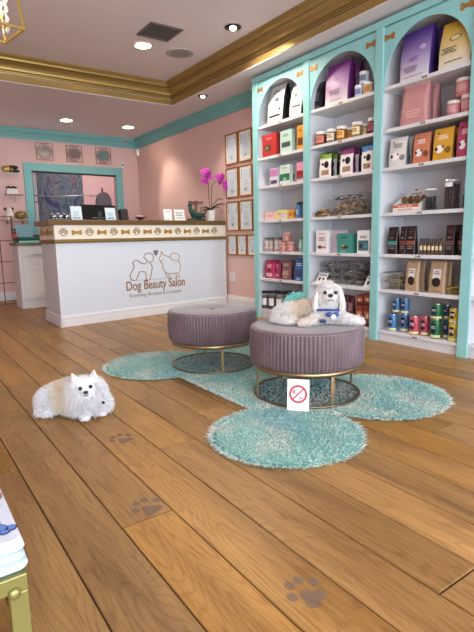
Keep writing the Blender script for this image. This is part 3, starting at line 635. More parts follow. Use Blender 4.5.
# wire rack at the far left
t = thing('wire_rack_panel', (1.6, 8.38, 0), PI-.0, 'tall brown wire grid rack panel against the pink wall, left of the cabinet', 'rack')
RB = mat((96, 66, 52), .45, metal=.3)
m = MB()
for x in (0, .19, .38, .57, .76): m.bar((x, 0, 0), (x+.0, 0, 1.375), .022 if x in (0, .76) else .014)
m.build('upright', RB, t)
m = MB()
for z in (.02, .35, .68, 1.0, 1.365): m.bar((0, 0, z), (.76, 0, z), .012)
m.build('crossbar', RB, t)
m = MB(); m.box(-.015, .775, -.15, .15, 0, .012); m.build('foot', RB, t) if False else None
PRODUCTS = [
('pouch', 'food_bag', 3.77, 4.6, 2.255, 0.285, 0.16, 0.429, (22, 20, 24), None, (('r', 0, 0.5, 0.96, 0.98, (238, 236, 235)), ('t', 0, 0.82, 0.5, 0.08, (40, 40, 40), 2), ('e', 0.1, 0.6, 0.25, 0.1, (90, 90, 90)), ('t', 0, 0.42, 0.7, 0.06, (120, 120, 125), 3), ('e', 0.3, 0.35, 0.12, 0.07, (22, 20, 24)), ('r', 0, 0.2, 0.7, 0.05, (60, 60, 60)), ('t', 0, 0.1, 0.5, 0.03, (120, 120, 125), 1)), 'tall white food bag with black sides, left one of two nearest the counter', 'bag', 'white food bags on the top shelf', [], 0),
('pouch', 'food_bag', 3.77, 4.254, 2.255, 0.202, 0.16, 0.386, (22, 20, 24), None, (('r', 0, 0.5, 0.96, 0.98, (238, 236, 235)), ('t', 0, 0.8, 0.5, 0.08, (60, 60, 60), 2), ('e', 0, 0.6, 0.25, 0.1, (120, 120, 120)), ('r', 0.1, 0.3, 0.6, 0.05, (90, 90, 90)), ('t', 0, 0.15, 0.6, 0.06, (120, 120, 125), 2)), 'tall white food bag with black sides, right one of two nearest the counter', 'bag', 'white food bags on the top shelf', [], 0),
('box', 'treat_box', 3.74, 4.672, 1.9, 0.249, 0.045, 0.255, (196, 44, 44), None, (('r', -0.1, 0.4, 0.45, 0.28, (105, 60, 50)), ('e', -0.15, 0.4, 0.2, 0.14, (120, 150, 80)), ('t', 0, 0.8, 0.5, 0.08, (240, 190, 180), 2)), 'red carton with small picture window, front of two left of the mint green carton', 'box', 'red cartons on the second shelf', ['red carton tucked behind the front red carton with small picture window'], 0.06),
('box', 'treat_box', 3.74, 4.375, 1.9, 0.204, 0.05, 0.247, (176, 212, 200), None, (('r', 0, 0.38, 0.75, 0.22, (75, 85, 80)), ('t', 0, 0.78, 0.6, 0.12, (90, 120, 110), 3)), 'pale mint green carton with dark band between red and orange cartons', 'box', 'mint cartons on the second shelf', ['grey green carton half hidden behind the pale mint carton'], 0.07),
('box', 'treat_box', 3.74, 4.14, 1.9, 0.103, 0.05, 0.256, (232, 150, 30), None, (('r', 0, 0.35, 0.75, 0.3, (110, 60, 30)), ('t', 0, 0.8, 0.6, 0.1, (120, 70, 20), 2)), 'orange carton against the post on the second shelf nearest the counter', 'box', None, [], 0),
('box', 'treat_box', 3.75, 4.601, 1.573, 0.165, 0.04, 0.195, (205, 205, 225), None, (('r', 0, 0.72, 0.9, 0.4, (208, 120, 190)), ('r', 0, 0.2, 0.7, 0.2, (70, 70, 90))), 'small lilac and white carton left of the green and white carton', 'box', None, [], 0),
('box', 'treat_box', 3.74, 4.398, 1.573, 0.181, 0.05, 0.203, (205, 225, 215), None, (('r', 0, 0.35, 0.96, 0.36, (20, 125, 75)), ('e', 0, 0.25, 0.35, 0.2, (150, 190, 160)), ('t', 0, 0.85, 0.7, 0.1, (120, 150, 140), 2)), 'white carton with deep green band, front of two on the third shelf', 'box', 'green and white cartons on the third shelf', ['dark green sided carton behind the white carton with deep green band'], 0.07),
('box', 'treat_box', 3.74, 4.144, 1.573, 0.112, 0.05, 0.203, (235, 150, 185), None, (('r', 0, 0.35, 0.95, 0.4, (170, 25, 45)), ('e', 0, 0.2, 0.5, 0.2, (90, 120, 70))), 'pink carton with dark red band against the post on the third shelf', 'box', None, [], 0),
('box', 'treat_box', 3.74, 4.67, 1.18, 0.208, 0.05, 0.094, (245, 195, 190), None, (('t', 0, 0.5, 0.6, 0.3, (220, 120, 130), 2),), 'low pale pink carton, leftmost pack on the fourth shelf nearest the counter', 'box', None, [], 0),
('box', 'treat_box', 3.74, 4.454, 1.18, 0.187, 0.05, 0.105, (238, 225, 130), None, (('r', 0.15, 0.35, 0.5, 0.5, (205, 190, 225)), ('t', -0.2, 0.6, 0.3, 0.3, (200, 90, 90), 2)), 'low yellow carton with lilac patch beside the pale pink carton', 'box', None, [], 0),
('box', 'treat_box', 3.74, 4.301, 1.18, 0.068, 0.05, 0.097, (235, 160, 70), None, (('r', 0, 0.5, 0.7, 0.3, (190, 100, 40)),), 'narrow orange carton beside the low yellow carton', 'box', None, [], 0),
('box', 'treat_box', 3.76, 4.252, 1.18, 0.059, 0.05, 0.106, (190, 130, 60), None, (('r', 0, 0.5, 0.7, 0.3, (120, 70, 40)),), 'narrow tan carton left of the blue bottle boxes', 'box', None, [], 0),
('jar', 'spray_bottle', 3.74, 4.196, 1.18, 0.061, 0.061, 0.176, (60, 120, 190), (25, 30, 45), (('t', 0, 0.4, 0.6, 0.3, (238, 236, 235), 3),), 'blue bottle with dark cap on the fourth shelf, left of two by the post', 'bottle', 'blue bottles on the fourth shelf', [], 0),
('jar', 'spray_bottle', 3.78, 4.171, 1.18, 0.042, 0.042, 0.186, (120, 90, 80), (25, 25, 30), (('t', 0, 0.4, 0.6, 0.3, (80, 140, 200), 2),), 'brown bottle with dark cap against the post on the fourth shelf', 'bottle', None, [], 0),
('jar', 'label_jar', 3.74, 4.777, 0.812, 0.079, 0.079, 0.165, (170, 150, 145), (88, 95, 92), (('r', 0, 0.45, 0.9, 0.5, (205, 190, 185)), ('t', 0, 0.45, 0.6, 0.3, (120, 90, 90), 2)), 'leftmost of the four slim grey jars with pale labels on the fifth shelf', 'jar', 'slim grey jars on the fifth shelf', [], 0),
('jar', 'label_jar', 3.76, 4.708, 0.812, 0.074, 0.074, 0.164, (170, 150, 145), (88, 95, 92), (('r', 0, 0.45, 0.9, 0.5, (205, 190, 185)), ('t', 0, 0.45, 0.6, 0.3, (120, 90, 90), 2)), 'second from left of the four slim grey jars with pale labels on the fifth shelf', 'jar', 'slim grey jars on the fifth shelf', [], 0),
('jar', 'label_jar', 3.74, 4.584, 0.812, 0.068, 0.068, 0.163, (170, 150, 145), (88, 95, 92), (('r', 0, 0.45, 0.9, 0.5, (205, 190, 185)), ('t', 0, 0.45, 0.6, 0.3, (120, 90, 90), 2)), 'third from left of the four slim grey jars with pale labels on the fifth shelf', 'jar', 'slim grey jars on the fifth shelf', [], 0),
('jar', 'label_jar', 3.76, 4.528, 0.812, 0.062, 0.062, 0.162, (170, 150, 145), (88, 95, 92), (('r', 0, 0.45, 0.9, 0.5, (205, 190, 185)), ('t', 0, 0.45, 0.6, 0.3, (120, 90, 90), 2)), 'rightmost of the four slim grey jars with pale labels on the fifth shelf', 'jar', 'slim grey jars on the fifth shelf', [], 0),
('tub', 'balm_tin', 3.73, 4.453, 0.812, 0.099, 0.099, 0.105, (205, 125, 120), (205, 160, 150), (('r', 0, 0.4, 0.8, 0.4, (225, 170, 160)), ('t', 0, 0.4, 0.6, 0.3, (110, 60, 60), 2)), 'short rose pink tin, lower left of the stack of three', 'tin', 'rose pink tins stacked on the fifth shelf', [], 0),
('tub', 'balm_tin', 3.73, 4.339, 0.812, 0.105, 0.105, 0.111, (205, 125, 120), (205, 160, 150), (('r', 0, 0.4, 0.8, 0.4, (225, 170, 160)), ('t', 0, 0.4, 0.6, 0.3, (110, 60, 60), 2)), 'short rose pink tin, lower right of the stack of three', 'tin', 'rose pink tins stacked on the fifth shelf', [], 0),
('tub', 'balm_tin', 3.74, 4.424, 0.923, 0.114, 0.114, 0.107, (205, 125, 120), (205, 160, 150), (('r', 0, 0.4, 0.8, 0.4, (225, 170, 160)), ('t', 0, 0.4, 0.6, 0.3, (110, 60, 60), 2)), 'short rose pink tin sitting on top of the stack of three', 'tin', 'rose pink tins stacked on the fifth shelf', [], 0),
('jar', 'spray_bottle', 3.74, 4.152, 0.812, 0.061, 0.061, 0.164, (150, 185, 170), (100, 130, 115), (('t', 0, 0.4, 0.6, 0.3, (238, 236, 235), 2),), 'grey green bottle against the post on the fifth shelf', 'bottle', None, [], 0),
('pouch', 'treat_pouch', 3.73, 4.68, 0.491, 0.164, 0.05, 0.213, (190, 25, 85), None, (('t', 0, 0.7, 0.7, 0.2, (245, 190, 210), 3), ('r', 0, 0.2, 0.7, 0.2, (235, 170, 190)), ('e', 0, 0.45, 0.4, 0.15, (90, 20, 50))), 'magenta treat pouch with pale print, leftmost on the sixth shelf', 'pouch', 'magenta pouches on the sixth shelf', ['magenta treat pouch hidden behind the leftmost magenta pouch'], 0.07),
('pouch', 'treat_pouch', 3.75, 4.558, 0.491, 0.112, 0.05, 0.215, (165, 20, 75), None, (('t', 0, 0.7, 0.6, 0.2, (230, 160, 190), 2), ('r', 0, 0.2, 0.6, 0.15, (200, 120, 150))), 'darker magenta treat pouch beside the brown pouch on the sixth shelf', 'pouch', 'magenta pouches on the sixth shelf', [], 0),
('pouch', 'treat_pouch', 3.73, 4.375, 0.491, 0.15, 0.05, 0.221, (125, 70, 75), None, (('t', 0, 0.78, 0.7, 0.15, (225, 200, 190), 2), ('r', 0, 0.35, 0.75, 0.25, (190, 150, 135)), ('t', 0, 0.12, 0.6, 0.1, (235, 220, 210), 2)), 'brown treat pouch with beige panel between magenta and blue pouches', 'pouch', 'brown pouches on the sixth shelf', ['brown treat pouch behind the brown pouch with beige panel'], 0.07),
('pouch', 'treat_pouch', 3.73, 4.157, 0.491, 0.149, 0.05, 0.244, (25, 105, 185), None, (('t', 0, 0.75, 0.7, 0.15, (238, 236, 235), 2), ('r', 0, 0.35, 0.75, 0.3, (60, 60, 110)), ('t', 0, 0.1, 0.6, 0.1, (190, 220, 245), 2)), 'bright blue treat pouch against the post on the sixth shelf', 'pouch', 'blue pouches on the sixth shelf', ['blue treat pouch behind the bright blue pouch by the post'], 0.07),
('glassjar', 'treat_jar', 3.72, 4.801, 0.105, 0.119, 0.119, 0.222, (45, 28, 24), (25, 22, 24), (('r', 0, 0.42, 0.72, 0.38, (238, 236, 235)),), 'leftmost glass treat jar with dark lid on the bottom shelf nearest the counter', 'jar', 'glass treat jars on the bottom shelf', [], 0),
('glassjar', 'treat_jar', 3.73, 4.674, 0.105, 0.119, 0.119, 0.231, (45, 28, 24), (25, 22, 24), (('r', 0, 0.42, 0.72, 0.38, (238, 236, 235)),), 'second from left glass treat jar with dark lid on the bottom shelf nearest the counter', 'jar', 'glass treat jars on the bottom shelf', [], 0),
('glassjar', 'treat_jar', 3.74, 4.542, 0.105, 0.123, 0.123, 0.235, (120, 110, 100), (25, 22, 24), (('r', 0, 0.42, 0.72, 0.38, (238, 236, 235)),), 'third from left glass treat jar with dark lid on the bottom shelf nearest the counter', 'jar', 'glass treat jars on the bottom shelf', [], 0),
('glassjar', 'treat_jar', 3.75, 4.401, 0.105, 0.115, 0.115, 0.245, (45, 28, 24), (25, 22, 24), (('r', 0, 0.42, 0.72, 0.38, (238, 236, 235)),), 'fourth from left glass treat jar with dark lid on the bottom shelf nearest the counter', 'jar', 'glass treat jars on the bottom shelf', [], 0),
('glassjar', 'treat_jar', 3.76, 4.269, 0.105, 0.111, 0.111, 0.254, (45, 28, 24), (25, 22, 24), (('r', 0, 0.42, 0.72, 0.38, (238, 236, 235)),), 'fifth from left glass treat jar with dark lid on the bottom shelf nearest the counter', 'jar', 'glass treat jars on the bottom shelf', [], 0),
('pouch', 'food_bag', 3.79, 3.948, 2.255, 0.133, 0.14, 0.293, (40, 36, 44), None, (('t', 0, 0.5, 0.6, 0.3, (150, 150, 155), 4), ('r', 0, 0.15, 0.7, 0.08, (120, 110, 120))), 'black and silver food bag at the far left of the middle arch', 'bag', None, [], 0),
('pouch', 'food_bag', 3.74, 3.619, 2.255, 0.312, 0.12, 0.385, (95, 22, 100), None, (('r', 0, 0.036, 0.97, 0.075, (238, 232, 236)), ('r', 0, 0.107, 0.97, 0.075, (229, 216, 228)), ('r', 0, 0.179, 0.97, 0.075, (221, 201, 221)), ('r', 0, 0.25, 0.97, 0.075, (213, 186, 213)), ('r', 0, 0.321, 0.97, 0.075, (204, 171, 206)), ('r', 0, 0.393, 0.97, 0.075, (196, 156, 199)), ('r', 0, 0.464, 0.97, 0.075, (188, 141, 191)), ('r', 0, 0.536, 0.97, 0.075, (179, 125, 184)), ('r', 0, 0.607, 0.97, 0.075, (171, 110, 176)), ('r', 0, 0.679, 0.97, 0.075, (163, 95, 169)), ('r', 0, 0.75, 0.97, 0.075, (154, 80, 162)), ('r', 0, 0.821, 0.97, 0.075, (146, 65, 154)), ('r', 0, 0.893, 0.97, 0.075, (138, 50, 147)), ('r', 0, 0.964, 0.97, 0.075, (130, 35, 140)), ('e', 0, 0.62, 0.34, 0.12, (165, 100, 175)), ('t', -0.05, 0.3, 0.6, 0.14, (150, 130, 150), 3), ('t', 0, 0.1, 0.7, 0.03, (120, 100, 120), 1)), 'large purple to white food bag standing under the middle arch', 'bag', 'purple food bags on the middle top shelf', ['purple food bag behind the large purple to white bag, middle arch'], 0.13),
('tub', 'supplement_tub', 3.72, 3.347, 2.255, 0.085, 0.085, 0.106, (215, 218, 235), (245, 245, 248), (('r', 0, 0.45, 0.8, 0.45, (120, 130, 190)),), 'white and blue tub, lower left of the three under the middle arch', 'tub', 'tubs stacked under the middle arch', [], 0),
('tub', 'supplement_tub', 3.72, 3.244, 2.255, 0.09, 0.09, 0.11, (225, 195, 140), (245, 245, 248), (('r', 0, 0.45, 0.8, 0.45, (210, 140, 60)),), 'white and orange tub, lower right of the three under the middle arch', 'tub', 'tubs stacked under the middle arch', [], 0),
('tub', 'supplement_tub', 3.73, 3.303, 2.365, 0.096, 0.096, 0.107, (215, 225, 235), (245, 245, 248), (('r', 0, 0.45, 0.8, 0.45, (100, 125, 150)),), 'white and blue tub resting on top of two tubs under the middle arch', 'tub', 'tubs stacked under the middle arch', [], 0),
('tub', 'supplement_jar', 3.73, 3.866, 1.9, 0.129, 0.129, 0.139, (196, 92, 80), (240, 238, 232), (('r', 0, 0.45, 0.85, 0.5, (231, 127, 115)), ('t', 0, 0.5, 0.6, 0.25, (110, 60, 50), 2)), 'coral labelled jar with white lid, leftmost on the middle jar shelf', 'jar', 'white lidded jars on the second shelf', [], 0),
('tub', 'supplement_jar', 3.73, 3.712, 1.9, 0.114, 0.114, 0.138, (190, 180, 150), (240, 238, 232), (('r', 0, 0.45, 0.85, 0.5, (225, 215, 185)), ('t', 0, 0.5, 0.6, 0.25, (110, 60, 50), 2)), 'cream labelled jar with white lid beside the coral jar', 'jar', 'white lidded jars on the second shelf', [], 0),
('tub', 'supplement_jar', 3.73, 3.574, 1.9, 0.109, 0.109, 0.141, (222, 150, 50), (240, 238, 232), (('r', 0, 0.45, 0.85, 0.5, (255, 185, 85)), ('t', 0, 0.5, 0.6, 0.25, (110, 60, 50), 2)), 'orange labelled jar with white lid in the middle of the jar shelf', 'jar', 'white lidded jars on the second shelf', [], 0),
('tub', 'supplement_jar', 3.8, 3.517, 1.9, 0.064, 0.064, 0.124, (200, 120, 60), (240, 238, 232), (('r', 0, 0.45, 0.85, 0.5, (235, 155, 95)), ('t', 0, 0.5, 0.6, 0.25, (110, 60, 50), 2)), 'small orange brown jar set back between orange and cream jars', 'jar', 'white lidded jars on the second shelf', [], 0),
('tub', 'supplement_jar', 3.73, 3.379, 1.9, 0.108, 0.108, 0.142, (215, 190, 130), (240, 238, 232), (('r', 0, 0.45, 0.85, 0.5, (250, 225, 165)), ('t', 0, 0.5, 0.6, 0.25, (110, 60, 50), 2)), 'beige labelled jar with white lid, second from the right post', 'jar', 'white lidded jars on the second shelf', [], 0),
('tub', 'supplement_jar', 3.8, 3.326, 1.9, 0.061, 0.061, 0.126, (205, 180, 120), (240, 238, 232), (('r', 0, 0.45, 0.85, 0.5, (240, 215, 155)), ('t', 0, 0.5, 0.6, 0.25, (110, 60, 50), 2)), 'beige jar set back behind the beige labelled jar', 'jar', 'white lidded jars on the second shelf', [], 0),
('tub', 'supplement_jar', 3.73, 3.196, 1.9, 0.072, 0.072, 0.145, (150, 50, 65), (240, 238, 232), (('r', 0, 0.45, 0.85, 0.5, (185, 85, 100)), ('t', 0, 0.5, 0.6, 0.25, (110, 60, 50), 2)), 'dark red labelled jar with white lid at the right post', 'jar', 'white lidded jars on the second shelf', [], 0),
('pouch', 'treat_pouch', 3.73, 3.75, 1.573, 0.17, 0.03, 0.24, (22, 20, 24), None, (('r', 0, 0.4, 0.96, 0.78, (238, 236, 235)), ('r', 0, 0.87, 0.96, 0.22, (130, 180, 50)), ('e', 0.1, 0.52, 0.4, 0.28, (22, 20, 24)), ('e', -0.22, 0.55, 0.2, 0.12, (50, 40, 45)), ('r', 0, 0.2, 0.6, 0.2, (170, 140, 110)), ('e', 0.2, 0.18, 0.2, 0.12, (190, 40, 60))), 'front white treat pouch with green top and black dog picture', 'pouch', 'green topped treat pouches', ['middle treat pouch in the row of three with green tops', 'rearmost treat pouch in the row of three with green tops'], 0.075),
('pouch', 'treat_pouch', 3.73, 3.463, 1.573, 0.174, 0.03, 0.246, (90, 20, 75), None, (('r', 0, 0.4, 0.96, 0.78, (238, 236, 235)), ('r', 0, 0.87, 0.96, 0.22, (125, 30, 105)), ('e', 0.1, 0.52, 0.4, 0.28, (22, 20, 24)), ('e', -0.22, 0.55, 0.2, 0.12, (50, 40, 45)), ('r', 0, 0.2, 0.6, 0.2, (170, 140, 110)), ('e', 0.2, 0.18, 0.2, 0.12, (190, 40, 60))), 'front white treat pouch with purple top and black dog picture', 'pouch', 'purple topped treat pouches', ['middle treat pouch in the row of three with purple tops', 'rearmost treat pouch in the row of three with purple tops'], 0.075),
('pouch', 'treat_pouch', 3.73, 3.209, 1.573, 0.136, 0.03, 0.235, (22, 20, 24), None, (('r', 0, 0.4, 0.96, 0.78, (238, 236, 235)), ('r', 0, 0.87, 0.96, 0.22, (50, 130, 200)), ('e', 0.1, 0.52, 0.4, 0.28, (22, 20, 24)), ('e', -0.22, 0.55, 0.2, 0.12, (50, 40, 45)), ('r', 0, 0.2, 0.6, 0.2, (170, 140, 110)), ('e', 0.2, 0.18, 0.2, 0.12, (190, 40, 60))), 'front white treat pouch with blue top and black dog picture', 'pouch', 'blue topped treat pouches', ['treat pouch behind the front white pouch with blue top'], 0.075),
('box', 'treat_box', 3.73, 3.795, 0.812, 0.17, 0.04, 0.228, (235, 232, 236), None, (('t', 0, 0.85, 0.6, 0.06, (40, 40, 50), 1), ('t', 0, 0.62, 0.7, 0.2, (180, 90, 100), 3), ('e', -0.15, 0.25, 0.4, 0.16, (120, 60, 60)), ('r', 0.2, 0.25, 0.3, 0.06, (190, 70, 80))), 'white carton with red print at the left of the book-like row', 'box', 'white cartons on the middle fifth shelf', ['white carton behind the white carton with red print'], 0.06),
('box', 'treat_box', 3.79, 3.608, 0.812, 0.166, 0.05, 0.224, (215, 195, 215), None, (('t', 0, 0.7, 0.6, 0.2, (130, 70, 110), 3),), 'pale lilac carton behind the teal cartons', 'box', None, [], 0),
('box', 'treat_box', 3.72, 3.477, 0.812, 0.18, 0.05, 0.193, (60, 150, 135), None, (('t', 0, 0.8, 0.7, 0.1, (20, 70, 70), 2), ('e', 0.1, 0.3, 0.5, 0.16, (70, 45, 35)), ('e', -0.05, 0.38, 0.2, 0.12, (190, 170, 60)), ('t', 0, 0.1, 0.5, 0.05, (190, 230, 220), 1)), 'teal carton with brown picture, front of two on the middle fifth shelf', 'box', 'teal cartons on the middle fifth shelf', ['teal carton behind the teal carton with brown picture'], 0.06),
('box', 'treat_box', 3.73, 3.235, 0.812, 0.157, 0.05, 0.217, (235, 238, 240), None, (('t', 0, 0.72, 0.75, 0.14, (30, 40, 45), 2), ('r', 0, 0.35, 0.8, 0.45, (60, 120, 135)), ('e', -0.18, 0.33, 0.28, 0.22, (60, 45, 35)), ('e', 0.2, 0.33, 0.28, 0.22, (90, 150, 170))), 'white and teal carton with two round pictures by the right post', 'box', None, [], 0),
('pouch', 'treat_pouch', 3.74, 3.468, 0.105, 0.061, 0.05, 0.284, (75, 25, 45), None, (('r', 0, 0.6, 0.7, 0.3, (150, 110, 120)),), 'dark plum pouch on the bottom shelf just right of the dog head', 'pouch', 'plum pouches on the bottom shelf', [], 0),
('pouch', 'treat_pouch', 3.76, 3.417, 0.105, 0.069, 0.05, 0.277, (90, 30, 45), None, (('r', 0, 0.6, 0.7, 0.3, (160, 110, 115)),), 'plum pouch between the dark plum pouch and the red brown packs', 'pouch', 'plum pouches on the bottom shelf', [], 0),
('box', 'treat_pack', 3.73, 3.269, 0.105, 0.093, 0.07, 0.199, (140, 55, 40), None, (('r', 0, 0.55, 0.8, 0.35, (190, 120, 95)), ('e', 0, 0.5, 0.3, 0.25, (235, 205, 190)), ('r', 0, 0.12, 0.9, 0.15, (80, 30, 30))), 'lower left of the four red brown packs stacked right of the dog', 'pack', 'red brown packs stacked on the bottom shelf', [], 0),
('box', 'treat_pack', 3.73, 3.167, 0.105, 0.092, 0.07, 0.204, (140, 55, 40), None, (('r', 0, 0.55, 0.8, 0.35, (190, 120, 95)), ('e', 0, 0.5, 0.3, 0.25, (235, 205, 190)), ('r', 0, 0.12, 0.9, 0.15, (80, 30, 30))), 'lower right of the four red brown packs stacked right of the dog', 'pack', 'red brown packs stacked on the bottom shelf', [], 0),
('box', 'treat_pack', 3.73, 3.268, 0.309, 0.089, 0.07, 0.098, (140, 55, 40), None, (('r', 0, 0.55, 0.8, 0.35, (190, 120, 95)), ('e', 0, 0.5, 0.3, 0.25, (235, 205, 190)), ('r', 0, 0.12, 0.9, 0.15, (80, 30, 30))), 'upper left of the four red brown packs stacked right of the dog', 'pack', 'red brown packs stacked on the bottom shelf', [], 0),
('box', 'treat_pack', 3.73, 3.167, 0.309, 0.088, 0.07, 0.121, (140, 55, 40), None, (('r', 0, 0.55, 0.8, 0.35, (190, 120, 95)), ('e', 0, 0.5, 0.3, 0.25, (235, 205, 190)), ('r', 0, 0.12, 0.9, 0.15, (80, 30, 30))), 'upper right of the four red brown packs stacked right of the dog', 'pack', 'red brown packs stacked on the bottom shelf', [], 0),
('pouch', 'food_bag', 3.74, 2.736, 2.255, 0.3, 0.12, 0.402, (52, 30, 105), None, (('r', 0, 0.036, 0.97, 0.075, (236, 232, 240)), ('r', 0, 0.107, 0.97, 0.075, (224, 217, 233)), ('r', 0, 0.179, 0.97, 0.075, (212, 203, 226)), ('r', 0, 0.25, 0.97, 0.075, (200, 188, 219)), ('r', 0, 0.321, 0.97, 0.075, (188, 174, 212)), ('r', 0, 0.393, 0.97, 0.075, (176, 160, 205)), ('r', 0, 0.464, 0.97, 0.075, (164, 145, 198)), ('r', 0, 0.536, 0.97, 0.075, (152, 131, 191)), ('r', 0, 0.607, 0.97, 0.075, (140, 116, 184)), ('r', 0, 0.679, 0.97, 0.075, (128, 102, 177)), ('r', 0, 0.75, 0.97, 0.075, (116, 88, 170)), ('r', 0, 0.821, 0.97, 0.075, (104, 73, 163)), ('r', 0, 0.893, 0.97, 0.075, (92, 59, 156)), ('r', 0, 0.964, 0.97, 0.075, (80, 45, 150)), ('e', -0.02, 0.42, 0.3, 0.12, (150, 120, 185)), ('e', 0.25, 0.6, 0.22, 0.1, (190, 170, 215)), ('t', -0.1, 0.22, 0.55, 0.12, (120, 100, 140), 3), ('t', 0, 0.08, 0.7, 0.03, (150, 140, 160), 1)), 'large violet to white food bag on the right arched shelf', 'bag', 'violet food bags on the right top shelf', ['violet food bag behind the large violet to white bag'], 0.13),
('pouch', 'food_bag', 3.74, 2.379, 2.255, 0.277, 0.14, 0.357, (196, 140, 25), None, (('r', 0, 0.036, 0.97, 0.075, (240, 235, 220)), ('r', 0, 0.107, 0.97, 0.075, (238, 230, 206)), ('r', 0, 0.179, 0.97, 0.075, (237, 225, 192)), ('r', 0, 0.25, 0.97, 0.075, (236, 221, 178)), ('r', 0, 0.321, 0.97, 0.075, (235, 216, 164)), ('r', 0, 0.393, 0.97, 0.075, (234, 211, 150)), ('r', 0, 0.464, 0.97, 0.075, (233, 207, 136)), ('r', 0, 0.536, 0.97, 0.075, (231, 202, 123)), ('r', 0, 0.607, 0.97, 0.075, (230, 198, 109)), ('r', 0, 0.679, 0.97, 0.075, (229, 193, 95)), ('r', 0, 0.75, 0.97, 0.075, (228, 188, 81)), ('r', 0, 0.821, 0.97, 0.075, (227, 184, 67)), ('r', 0, 0.893, 0.97, 0.075, (226, 179, 53)), ('r', 0, 0.964, 0.97, 0.075, (225, 175, 40)), ('e', 0.0, 0.62, 0.36, 0.13, (90, 80, 70)), ('e', 0, 0.62, 0.3, 0.1, (235, 215, 150)), ('t', -0.15, 0.38, 0.5, 0.14, (90, 85, 80), 3), ('t', 0, 0.14, 0.7, 0.04, (120, 110, 90), 1)), 'large yellow to white food bag beside the violet bag', 'bag', None, [], 0),
('pouch', 'treat_pouch', 3.74, 2.733, 1.9, 0.255, 0.09, 0.355, (205, 140, 140), None, (('t', 0, 0.25, 0.6, 0.2, (225, 175, 175), 3), ('r', 0, 0.9, 0.9, 0.05, (225, 165, 165))), 'large plain pink pouch, front of two under the violet bag', 'pouch', 'plain pink pouches on the second shelf', ['plain pink pouch behind the large plain pink pouch'], 0.12),
('tub', 'supplement_tub', 3.74, 2.394, 1.9, 0.107, 0.107, 0.118, (214, 130, 135), (238, 232, 228), (('t', 0, 0.45, 0.7, 0.4, (240, 200, 200), 4),), 'small pink tub with white lid, lower left of three', 'tub', 'pink tubs with white lids', [], 0),
('tub', 'supplement_tub', 3.74, 2.275, 1.9, 0.109, 0.109, 0.138, (214, 130, 135), (238, 232, 228), (('t', 0, 0.45, 0.7, 0.4, (240, 200, 200), 4),), 'pink tub with white lid, lower right of three at the picture edge', 'tub', 'pink tubs with white lids', [], 0),
('tub', 'supplement_tub', 3.74, 2.318, 2.038, 0.137, 0.137, 0.131, (214, 130, 135), (238, 232, 228), (('t', 0, 0.45, 0.7, 0.4, (240, 200, 200), 4),), 'larger pink tub with white lid on top of two others', 'tub', 'pink tubs with white lids', [], 0),
('pouch', 'treat_pouch', 3.73, 2.872, 1.573, 0.184, 0.05, 0.245, (105, 120, 120), None, (('r', 0, 0.5, 0.96, 0.98, (222, 220, 218)), ('e', -0.15, 0.35, 0.42, 0.26, (245, 242, 240)), ('e', -0.3, 0.36, 0.14, 0.12, (22, 20, 24)), ('e', 0.02, 0.42, 0.1, 0.08, (22, 20, 24)), ('e', 0.28, 0.3, 0.3, 0.2, (133, 132, 130)), ('t', 0, 0.72, 0.6, 0.16, (90, 90, 100), 3), ('e', -0.25, 0.85, 0.1, 0.05, (22, 20, 24))), 'front white treat pouch with white cartoon style dog face print', 'pouch', 'white dog face pouches', ['white treat pouch behind the front white dog face pouch'], 0.075),
('pouch', 'treat_pouch', 3.73, 2.635, 1.573, 0.163, 0.05, 0.242, (128, 72, 52), None, (('r', 0, 0.5, 0.96, 0.98, (214, 120, 88)), ('e', -0.15, 0.35, 0.42, 0.26, (245, 242, 240)), ('e', -0.3, 0.36, 0.14, 0.12, (22, 20, 24)), ('e', 0.02, 0.42, 0.1, 0.08, (22, 20, 24)), ('e', 0.28, 0.3, 0.3, 0.2, (128, 72, 52)), ('t', 0, 0.72, 0.6, 0.16, (245, 235, 230), 3), ('e', -0.25, 0.85, 0.1, 0.05, (22, 20, 24))), 'front orange treat pouch with white cartoon style dog face print', 'pouch', 'orange dog face pouches', ['orange treat pouch behind the front orange dog face pouch'], 0.075),
('pouch', 'treat_pouch', 3.73, 2.438, 1.573, 0.178, 0.05, 0.246, (134, 96, 21), None, (('r', 0, 0.5, 0.96, 0.98, (224, 160, 35)), ('e', -0.15, 0.35, 0.42, 0.26, (245, 242, 240)), ('e', -0.3, 0.36, 0.14, 0.12, (22, 20, 24)), ('e', 0.02, 0.42, 0.1, 0.08, (22, 20, 24)), ('e', 0.28, 0.3, 0.3, 0.2, (134, 96, 21)), ('t', 0, 0.72, 0.6, 0.16, (245, 235, 230), 3), ('e', -0.25, 0.85, 0.1, 0.05, (22, 20, 24))), 'front yellow treat pouch with white cartoon style dog face print', 'pouch', 'yellow dog face pouches', ['yellow treat pouch behind the front yellow dog face pouch'], 0.075),
('pouch', 'treat_pouch', 3.73, 2.248, 1.573, 0.139, 0.05, 0.263, (111, 36, 63), None, (('r', 0, 0.5, 0.96, 0.98, (185, 60, 105)), ('e', -0.15, 0.35, 0.42, 0.26, (245, 242, 240)), ('e', -0.3, 0.36, 0.14, 0.12, (22, 20, 24)), ('e', 0.02, 0.42, 0.1, 0.08, (22, 20, 24)), ('e', 0.28, 0.3, 0.3, 0.2, (111, 36, 63)), ('t', 0, 0.72, 0.6, 0.16, (245, 235, 230), 3), ('e', -0.25, 0.85, 0.1, 0.05, (22, 20, 24))), 'front magenta treat pouch with white cartoon style dog face print', 'pouch', 'magenta dog face pouches', ['magenta treat pouch behind the front magenta dog face pouch'], 0.075),
('display', 'chew_display', 3.74, 2.78, 1.18, 0.268, 0.08, 0.212, (225, 215, 205), None, (), 'open cardboard counter display of brown chews with orange front', 'display box', None, [], 0),
